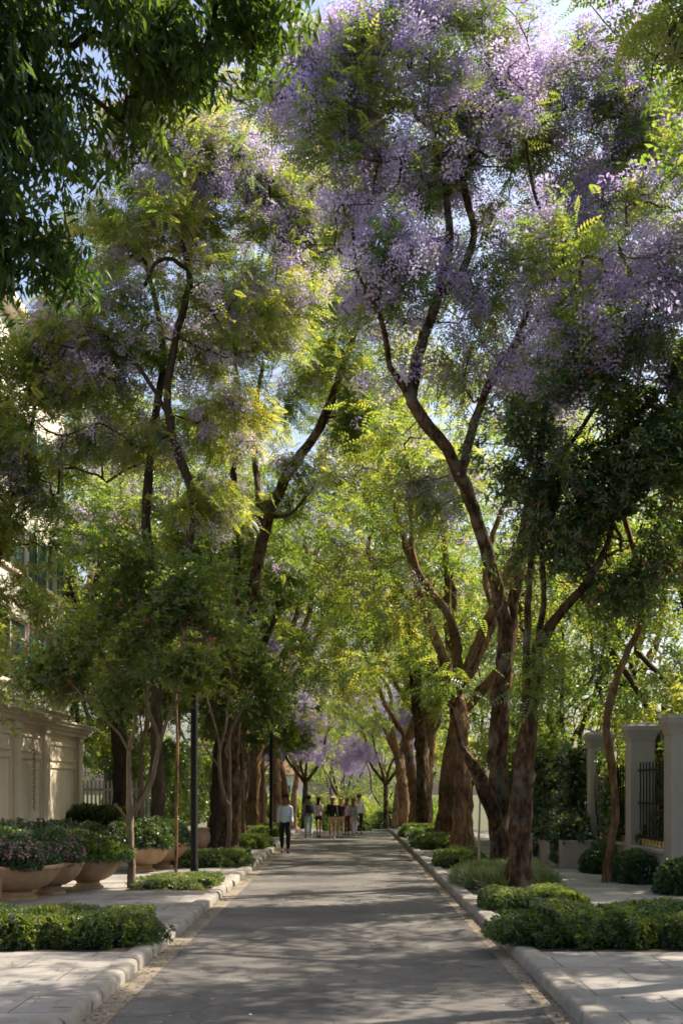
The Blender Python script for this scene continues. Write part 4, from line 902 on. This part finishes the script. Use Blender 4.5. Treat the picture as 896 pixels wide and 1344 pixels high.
for (x, y, rz, s, pr, lb) in [
    (12.5, 27, 1, 1.0, g2, 'lime green garden tree behind the nearest grey pillar'),
    (13, 47, 2.5, 1.1, g1, 'tall dark green tree filling the gap behind the ivy fence'),
    (9.5, 58, 3.3, 1.1, g1, 'dark green tree behind the right row past the ivy fence'),
    (9, 70, .6, 1.1, g2, 'light green tree behind the right row over the crest'),
    (8, 84, 4, 1.1, g1, 'dark green tree behind the end of the right row'),
    (-12.5, 52, .5, 1.05, g2, 'light green tree behind the white palisade fence'),
    (-11, 62, 1.7, 1.15, g1, 'dark green tree behind the left ivy screen'),
    (-12, 75, 4.4, 1.2, g2, 'light green tree behind the far part of the ivy screen'),
    (-10, 90, 2.9, 1.1, g1, 'dark green tree behind the end of the left row'),
    (-18, 60, 5.1, 1.5, g2, 'tallest light green tree behind the townhouse corner'),
    (3.5, 116, 1.2, .85, g2, 'bright tree closing the avenue on the right'),
    (-1, 124, 3.6, .8, g2, 'bright low tree closing the avenue behind the group'),
    (8, 130, 2.4, 1.2, g1, 'large dark tree at the far right end of the avenue'),
    (-9, 132, .3, 1.2, g1, 'large dark tree at the far left end of the avenue'),
    (12.5, 13.0, .3, 1.3, j4, 'unseen tall open jacaranda added behind the pillared wall to shade the near pavement'),  # out of view, added to dapple the near pavement
    (-11.5, 50, 4.0, 1.4, j1, 'tall pale green tree rising just beyond the townhouse'),
    (8.4, 11.0, 1.1, 1.3, j4, 'unseen tall open jacaranda added beyond the right edge to shade the near road'),  # unseen shade tree, put in to break up sun on the near road
    (13.6, 17.4, 3.9, 1.35, j4, 'second unseen tall open jacaranda added beyond the right edge for foreground shade'),  # also out of frame, added because the left foreground was too sunlit
    (8.6, 2.8, 5.2, 1.2, j4, 'unseen open jacaranda added beside the camera to shade the nearest ground'),  # never in view; added only for the shade it casts
    (-8.3, 45.0, 2.7, 1.2, dk, 'dark tall tree between the townhouse corner and the left row'),
    (-14, 72, 1.7, 1.5, j1, 'large pale green tree high behind the left ivy screen'),
    (15, 66, 1.7, 1.45, j1, 'large pale green tree high behind the right row'),
    (0, 150, 2, 1.25, g1, 'large tree behind everything at the end of the avenue')]:
    dup(pr, (x, y, gzf(y)), rz, s, lb, GG)
mound('shrub', 'sunlit yellow green bush spilling over the fence behind the grey pillars', 'shrub', 7.1, 9.0, 25.5, 33, 4.0, mat='leaf_lime', tpl='broad', n=4200, seed=61, ls=1.0, pe=2.5, bump=.25, z=gzf(28))
# near overhanging trees, trunks outside the frame
T = Trace(-330, 10.6)
bx, by, bz = T.base
paths = [[(0, 0, 0, .24), (.05, 0, 2, .21), (.1, .1, 4.4, .19), (.3, .3, 6.2, .15), (.9, .4, 7.6, .1), (1.7, .5, 8.4, .06)],
         [(.3, .3, 6.2, .1), (-.3, -.6, 8, .08), (-.8, -1, 9.4, .05)], [(.1, .1, 5, .1), (.8, 1.2, 6.4, .08), (1.6, 2.0, 7.2, .05)]]
ells = T.ell([(40,60,0,(1.0,1.2,.55),60),(30,200,0,(.6,1.1,.55),54),(25,320,0,(.4,.9,.4),34),(20,410,0,(.3,.7,.25),18),(15,480,0,(.22,.6,.2),10),(190,60,.4,(.6,.9,.38),42),(320,10,.4,(.55,.8,.3),30),(170,180,.3,(.22,.5,.26),9),(-150,50,-.4,(1.2,1.5,1.1),60),(-280,-150,-.5,(1.8,2,1.2),70),(100,-100,0,(1.5,1.5,.7),60)])
make_tree('overhanging_tree', 'dark near tree whose drooping leaves hang into the upper left corner', T.base, paths, ells, leaf='hang', mat='leaf_hang', bark='bark_dark', seed=109, per=8, gap=-.3, gfreq=3.5, attach_z=5.5, spread=.14, clump=.4, lscale=.85, droop=0)
T = Trace(1180, 13.5)
paths = [[(0, 0, 0, .22), (0, .1, 2.5, .19), (-.1, .1, 5, .17), (-.4, 0, 7.5, .12), (-1.4, -.2, 9.2, .07), (-2.6, -.3, 10, .04)], [(-.3, 0, 7, .1), (.6, .6, 9, .07), (1.2, 1, 10.5, .04)], [(-.2, 0, 6.5, .1), (.3, -1, 9, .06), (.2, -1.8, 10.4, .04)]]
ells = T.ell([(885,50,0,(.55,.9,.65),36),(1000,30,0,(1,1.4,.8),50),(880,-130,0,(1.2,1.5,.7),50),(1150,-60,0,(1.8,2,1.4),110),(1300,-100,0,(1.6,1.8,1.4),80),(1150,-200,-2,(1.6,1.8,1),70)])
make_tree('overhanging_tree', 'bright green fern leaved tree hanging into the upper right corner', T.base, paths, ells, leaf='jac', mat='leaf_jac', bark='bark', seed=110, per=5, attach_z=6, lscale=.9, clump=.7)
#--PEOPLE--
def skin_obj(name, verts, edges, radii, roots, mat, parent, sub=1):
    me = bpy.data.meshes.new(name); me.from_pydata(verts, edges, []); o = bpy.data.objects.new(name, me); COL.objects.link(o)
    m = o.modifiers.new('s', 'SKIN'); m.use_smooth_shade = True
    for i, rr in enumerate(radii):
        d = me.skin_vertices[0].data[i]; d.radius = rr if isinstance(rr, tuple) else (rr, rr); d.use_root = i in roots
    s = o.modifiers.new('u', 'SUBSURF'); s.levels = sub; s.render_levels = sub
    dg = bpy.context.evaluated_depsgraph_get(); new = bpy.data.meshes.new_from_object(o.evaluated_get(dg)); new.name = name
    bpy.data.objects.remove(o); bpy.data.meshes.remove(me)
    new.materials.clear(); return link(name, new, mat, parent)
CM = {}
def cloth(c, key):
    if key not in CM: CM[key] = surf('cloth_'+key, [(.3, tuple(x*.85 for x in c)), (.7, tuple(min(1, x*1.12) for x in c))], scale=9, rough=.85, bump=.25, bscale=18)
    return CM[key]
SK = {'tan': (.36, .2, .13), 'brown': (.2, .1, .06), 'pale': (.48, .3, .22)}
def person(label, x, y, rz, h, top, bottom, hair, skin='tan', sleeve=1.0, leg='long', hairlen=0, stride=.22, arms=(.2, -.2), shoe=(.03, .03, .03), bag=None, fem=False, elbow=.25):
    k = h/1.75; t = thing('person', label, 'person', (x, y, gzf(y)+.008), rz); t.scale = (k*1.05, k*1.05, k*1.03)
    smat = cloth(SK[skin], 'skin_'+skin)
    sw = .15 if fem else .178; hw = .095; s = stride
    # forward is -Y in local space
    hipL, hipR = (hw, 0, .93), (-hw, 0, .93)
    kneeL, kneeR = (hw, -s*.62-.03, .5), (-hw, s*.25-.03, .5)
    ankL, ankR = (hw*.9, -s-.0, .085), (-hw*.9, s*1.0, .11)
    toeL, toeR = (hw*1.0, -s-.17, .035), (-hw*1.0, s-.14, .03)
    shL, shR = (sw, 0, 1.395), (-sw, 0, 1.395)
    def arm(sh, sg, a):
        el = (sh[0]+sg*.02, -math.sin(a)*.28+.03, 1.40-.28*math.cos(a)); b = a+elbow
        wr = (el[0]+sg*.01, el[1]-math.sin(b)*.25, el[2]-.25*math.cos(b)); hd = (wr[0]-sg*.01, wr[1]-math.sin(b)*.085, wr[2]-.085*math.cos(b))
        return el, wr, hd
    eL, wL, hL = arm(shL, 1, arms[0]); eR, wR, hR = arm(shR, -1, arms[1])
    V = [(0, 0, .95), (0, .0, 1.1), (0, -.01, 1.28), (0, .005, 1.42), (0, .01, 1.5), (0, -.015, 1.57), (0, -.02, 1.64), (0, -.012, 1.705),
         hipL, kneeL, ankL, toeL, hipR, kneeR, ankR, toeR, shL, eL, wL, hL, shR, eR, wR, hR, (0, -.115, 1.605)]
    E = [(0,1),(1,2),(2,3),(3,4),(4,5),(5,6),(6,7),(0,8),(8,9),(9,10),(10,11),(0,12),(12,13),(13,14),(14,15),(3,16),(16,17),(17,18),(18,19),(3,20),(20,21),(21,22),(22,23),(6,24)]
    Rr = [(.10,.075),(.10,.075),(.125,.09),(.1,.075),(.058,.058),(.08,.095),(.092,.11),(.08,.092),.078,.055,.038,.03,.078,.055,.038,.03,.052,.04,.028,(.036,.02),.052,.04,.028,(.036,.02),.012]
    roots = {0}
    for hd, wr, sg in ((hL, wL, 1), (hR, wR, -1)):
        d = Vector(hd)-Vector(wr); d.normalize()
        for fi, (o_, ln) in enumerate(((-.03, .062), (-.01, .078), (.01, .082), (.028, .07))):
            b = len(V); p = Vector(hd) + Vector((0, o_, 0))
            V += [tuple(p), tuple(p+d*ln*.6), tuple(p+d*ln+Vector((-sg*.018, 0, 0)))]; E += [(b, b+1), (b+1, b+2)]; Rr += [.009, .0085, .007]; roots.add(b)
        b = len(V); p = Vector(wr)+d*.02
        V += [tuple(p), tuple(p+d*.03+Vector((-sg*.02, -.035, 0))), tuple(p+d*.065+Vector((-sg*.025, -.045, 0)))]; E += [(b, b+1), (b+1, b+2)]; Rr += [.012, .01, .008]; roots.add(b)
    skin_obj('body', V, E, Rr, roots, smat, t, 2)
    # top
    def lerp(a, b, q): return tuple(a[i]+(b[i]-a[i])*q for i in range(3))
    tV = [(0, 0, .85), (0, 0, 1.1), (0, -.01, 1.28), (0, .004, 1.41), (0, .01, 1.475), shL, eL, shR, eR]; tE = [(0,1),(1,2),(2,3),(3,4),(3,5),(5,6),(3,7),(7,8)]
    tR = [(.18 if not fem else .165, .14), (.145 if not fem else .12, .11), (.165 if not fem else .14, .122), (.13,.095), (.068,.066), .066, .056, .066, .056]
    if sleeve >= .9:
        tV += [lerp(eL, wL, .9), lerp(eR, wR, .9)]; tE += [(6, 9), (8, 10)]; tR += [.046, .046]
    else:
        tV[6] = lerp(shL, eL, .75); tV[8] = lerp(shR, eR, .75)
    skin_obj('shirt', tV, tE, tR, {2}, cloth(*top), t, 2)
    fr = {'long': .93, 'short': .38, 'mid': .62}[leg]
    def legpts(hip, knee, ank):
        if leg == 'long': return [hip, knee, lerp(knee, ank, .9)], [.105, .078, .06 if not fem else .05]
        return [hip, lerp(hip, knee, fr+.1)], [.108, .092]
    bV = [(0, 0, 1.06), (0, 0, .93)]; bE = [(0, 1)]; bR = [(.14,.105), (.148,.115)]
    for hip, kn, an in ((hipL, kneeL, ankL), (hipR, kneeR, ankR)):
        pts, rr = legpts(hip, kn, an); prev = 1
        for p, q in zip(pts, rr): bV.append(p); bR.append(q); bE.append((prev, len(bV)-1)); prev = len(bV)-1
    skin_obj('trousers' if leg == 'long' else 'shorts', bV, bE, bR, {1}, cloth(*bottom), t)
    for an, to in ((ankL, toeL), (ankR, toeR)):
        skin_obj('shoe', [(an[0], an[1]+.05, .04), (an[0], an[1]-.03, .045), (to[0], to[1]-.02, .035)], [(0, 1), (1, 2)], [.042, .047, .036], {0}, cloth(shoe, 'shoe%d' % int(shoe[0]*99)), t)
    hv = [(0, -.045, 1.712), (0, .005, 1.715), (0, .05, 1.68), (0, .062, 1.61)]; hr = [(.06,.045), (.094,.075), (.096,.078), (.08,.055)]
    if hairlen: hv += [(0, .085, 1.5), (0, .09, 1.5-hairlen)]; hr += [(.085,.045), (.06,.03)]
    skin_obj('hair', hv, [(i, i+1) for i in range(len(hv)-1)], hr, {1}, cloth(*hair), t, 2)
    for sx in (-1, 1):
        e = MB(); e.lathe([(.002, -.012), (.011, -.006), (.013, 0), (.011, .006), (.002, .012)], 10, (sx*.032, -.105, 1.655)); e.build('eye', cloth((.02, .015, .012), 'eye'), t, smooth=True)
        skin_obj('ear', [(sx*.078, 0, 1.62), (sx*.088, .008, 1.655)], [(0, 1)], [(.012,.02), (.014,.022)], {0}, smat, t)
    skin_obj('mouth', [(-.022, -.103, 1.567), (.022, -.103, 1.567)], [(0, 1)], [.006, .006], {0}, cloth((.3, .1, .09), 'lip'), t)
    if bag: bag(t)
    return t
def backpack(c, key):
    def f(t):
        b = thing('backpack', None, None); b.parent = t
        COL.objects.unlink(b); bpy.data.objects.remove(b)
        skin_obj('backpack', [(0, .19, 1.02), (0, .21, 1.2), (0, .18, 1.4)], [(0, 1), (1, 2)], [(.15,.09), (.16,.1), (.13,.07)], {1}, cloth(c, key), t)
        for sx in (-1, 1): skin_obj('strap', [(sx*.1, .12, 1.42), (sx*.11, -.02, 1.5), (sx*.12, -.13, 1.36), (sx*.13, -.06, 1.12)], [(0, 1), (1, 2), (2, 3)], [.022]*4, {0}, cloth(c, key), t)
    return f
def shoulderbag(c, key, sx):
    def f(t):
        skin_obj('bag', [(sx*.24, .1, 1.02), (sx*.24, .1, 1.2)], [(0, 1)], [(.06,.11), (.055,.1)], {0}, cloth(c, key), t)
        skin_obj('strap', [(sx*.24, .1, 1.22), (sx*.2, .08, 1.4), (sx*.13, 0, 1.5)], [(0, 1), (1, 2)], [.015]*3, {0}, cloth(c, key), t)
    return f
def px2x(px, Y): return (px-PX0)/F*Y
W = math.pi
person('man in pale blue long sleeved shirt and black trousers walking towards us alone', px2x(374, 39.2), 39.2, .06, 1.80, ((.62, .68, .78), 'paleblue'), ((.015, .015, .018), 'black'), ((.015, .012, .01), 'darkhair'), skin='brown', stride=.17, arms=(.15, -.12), elbow=.3)
person('person with a dark backpack and light jeans walking away at the left of the group', px2x(405, 50.6), 50.6, W+.15, 1.72, ((.3, .3, .34), 'grey'), ((.48, .58, .68), 'jeans'), ((.02, .014, .01), 'darkhair'), stride=.14, bag=backpack((.03, .028, .035), 'packblack'), shoe=(.5, .48, .46))
person('person in a pink and white top and dark shorts walking away beside the backpack', px2x(418, 51.6), 51.6, W-.2, 1.64, ((.76, .6, .66), 'pinkwhite'), ((.03, .03, .04), 'navy'), ((.06, .035, .02), 'brownhair'), leg='short', sleeve=.4, fem=True, hairlen=.12, stride=.18, skin='pale', arms=(.5, -.2))
person('person in a loose black jacket and tan shorts in the middle of the group', px2x(436, 50), 50, W, 1.66, ((.02, .02, .02), 'jacketblack'), ((.62, .45, .29), 'tan'), ((.24, .14, .07), 'brownhair2'), leg='mid', fem=True, hairlen=.1, stride=.16, skin='tan', shoe=(.55, .5, .45), bag=shoulderbag((.03, .03, .03), 'packblack', 1))
person('blond person in a black top and tan trousers right of the black jacket', px2x(447, 51.6), 51.6, W+.25, 1.6, ((.03, .022, .03), 'topblack'), ((.62, .45, .29), 'tan'), ((.6, .36, .14), 'blond'), fem=True, hairlen=.14, stride=.13, sleeve=.4, shoe=(.5, .45, .4))
person('person in a lavender pink top and dark red trousers carrying a shoulder bag', px2x(455, 53.2), 53.2, W-.15, 1.6, ((.66, .48, .62), 'lavender'), ((.12, .02, .035), 'darkred'), ((.2, .1, .05), 'brownhair3'), fem=True, hairlen=.1, stride=.12, bag=shoulderbag((.55, .35, .5), 'pinkbag', 1))
person('brown haired person in grey clothes near the right of the group', px2x(464, 51.0), 51.0, W-.3, 1.62, ((.36, .36, .39), 'midgrey'), ((.5, .49, .5), 'lightgrey'), ((.2, .1, .05), 'brownhair3'), fem=True, hairlen=.2, stride=.15, shoe=(.5, .5, .5))
person('person in a white shirt and black trousers at the right end of the group', px2x(471, 55.5), 55.5, W+.1, 1.74, ((.78, .73, .7), 'white'), ((.03, .03, .035), 'charcoal'), ((.06, .04, .03), 'brownhair'), stride=.2, skin='pale')
#--LITTER--
rng = np.random.default_rng(77)
n = 4200; yy = 9 + 46*rng.random(n)**1.6; side = rng.random(n)
xx = np.where(side < .24, GL + np.abs(rng.normal(0, .14, n)), np.where(side < .48, GR - np.abs(rng.normal(0, .12, n)), rng.uniform(-6, 5.5, n)))
zz = gz(yy) + .014; off_road = (xx < GL-.24) | (xx > GR+.25); onk = ((xx < GL) | (xx > GR)) & ~off_road
keep = ~onk; xx, yy, zz, off_road = xx[keep], yy[keep], zz[keep], off_road[keep]; zz = zz + np.where(off_road, SW, 0); n = len(xx)
TPL['fallen'] = leaf_quads([((0, 0, 0), (1, 0, 0), (0, 1, 0), .05, .028, .2)])
v, q, rv = scatter('fallen', np.stack([xx, yy, zz], 1), np.stack([rng.normal(0, 1, n), rng.normal(0, 1, n), np.abs(rng.normal(0, .12, n))], 1), np.array([0, 0, 1.])+rng.normal(0, .15, (n, 3)), rng.uniform(.5, 1.2, n), rng)
tag(link('fallen_leaves', np_mesh('fallen_leaves', v, q, rv), M['litter']), 'small fallen leaves and petals along the gutters and pavements', 'fallen leaves', kind='stuff')
#--LIGHT--
SUN_AZ, SUN_EL = R(64), R(50)          # azimuth from +Y towards +X
sv = Vector((math.sin(SUN_AZ)*math.cos(SUN_EL), math.cos(SUN_AZ)*math.cos(SUN_EL), math.sin(SUN_EL)))
ld = bpy.data.lights.new('sun', 'SUN'); ld.energy = 5.0; ld.angle = R(.42); ld.color = (1, .88, .71)
lo = bpy.data.objects.new('sun', ld); COL.objects.link(lo); lo.rotation_euler = (-sv).to_track_quat('-Z', 'Y').to_euler(); lo.location = sv*60
w = bpy.data.worlds.new('World'); sc.world = w; w.use_nodes = True; nt = w.node_tree; nt.nodes.clear()
sky = nt.nodes.new('ShaderNodeTexSky'); sky.sky_type = 'NISHITA'; sky.sun_disc = False; sky.sun_elevation = SUN_EL; sky.sun_rotation = SUN_AZ
sky.air_density = 1.0; sky.dust_density = 4.0; sky.ozone_density = 1.0
bg = nt.nodes.new('ShaderNodeBackground'); bg.inputs['Strength'].default_value = .115
wo = nt.nodes.new('ShaderNodeOutputWorld'); nt.links.new(sky.outputs[0], bg.inputs[0]); nt.links.new(bg.outputs[0], wo.inputs[0])
cd = bpy.data.cameras.new('camera'); co = bpy.data.objects.new('camera', cd); COL.objects.link(co); sc.camera = co
co.location = (0, 0, CAMZ); co.rotation_euler = (R(90), 0, 0)
cd.sensor_fit = 'AUTO'; cd.sensor_width = 36; cd.lens = 36*F/1344; cd.shift_y = (PY0-672)/1344; cd.shift_x = -(PX0-448)/1344
cd.clip_start = .1; cd.clip_end = 3000
sc.render.engine = 'CYCLES'; c = sc.cycles
c.use_denoising = True
try: c.denoiser = 'OPENIMAGEDENOISE'
except Exception: pass
c.max_bounces = 9; c.diffuse_bounces = 7; c.glossy_bounces = 2; c.transmission_bounces = 6; c.transparent_max_bounces = 4
c.caustics_reflective = False; c.caustics_refractive = False; c.sample_clamp_indirect = 4.0; c.filter_width = 1.7
c.use_adaptive_sampling = True; c.adaptive_threshold = .02
vs = sc.view_settings; vs.view_transform = 'Standard'; vs.look = 'None'; vs.gamma = 1.0; vs.exposure = 1.16
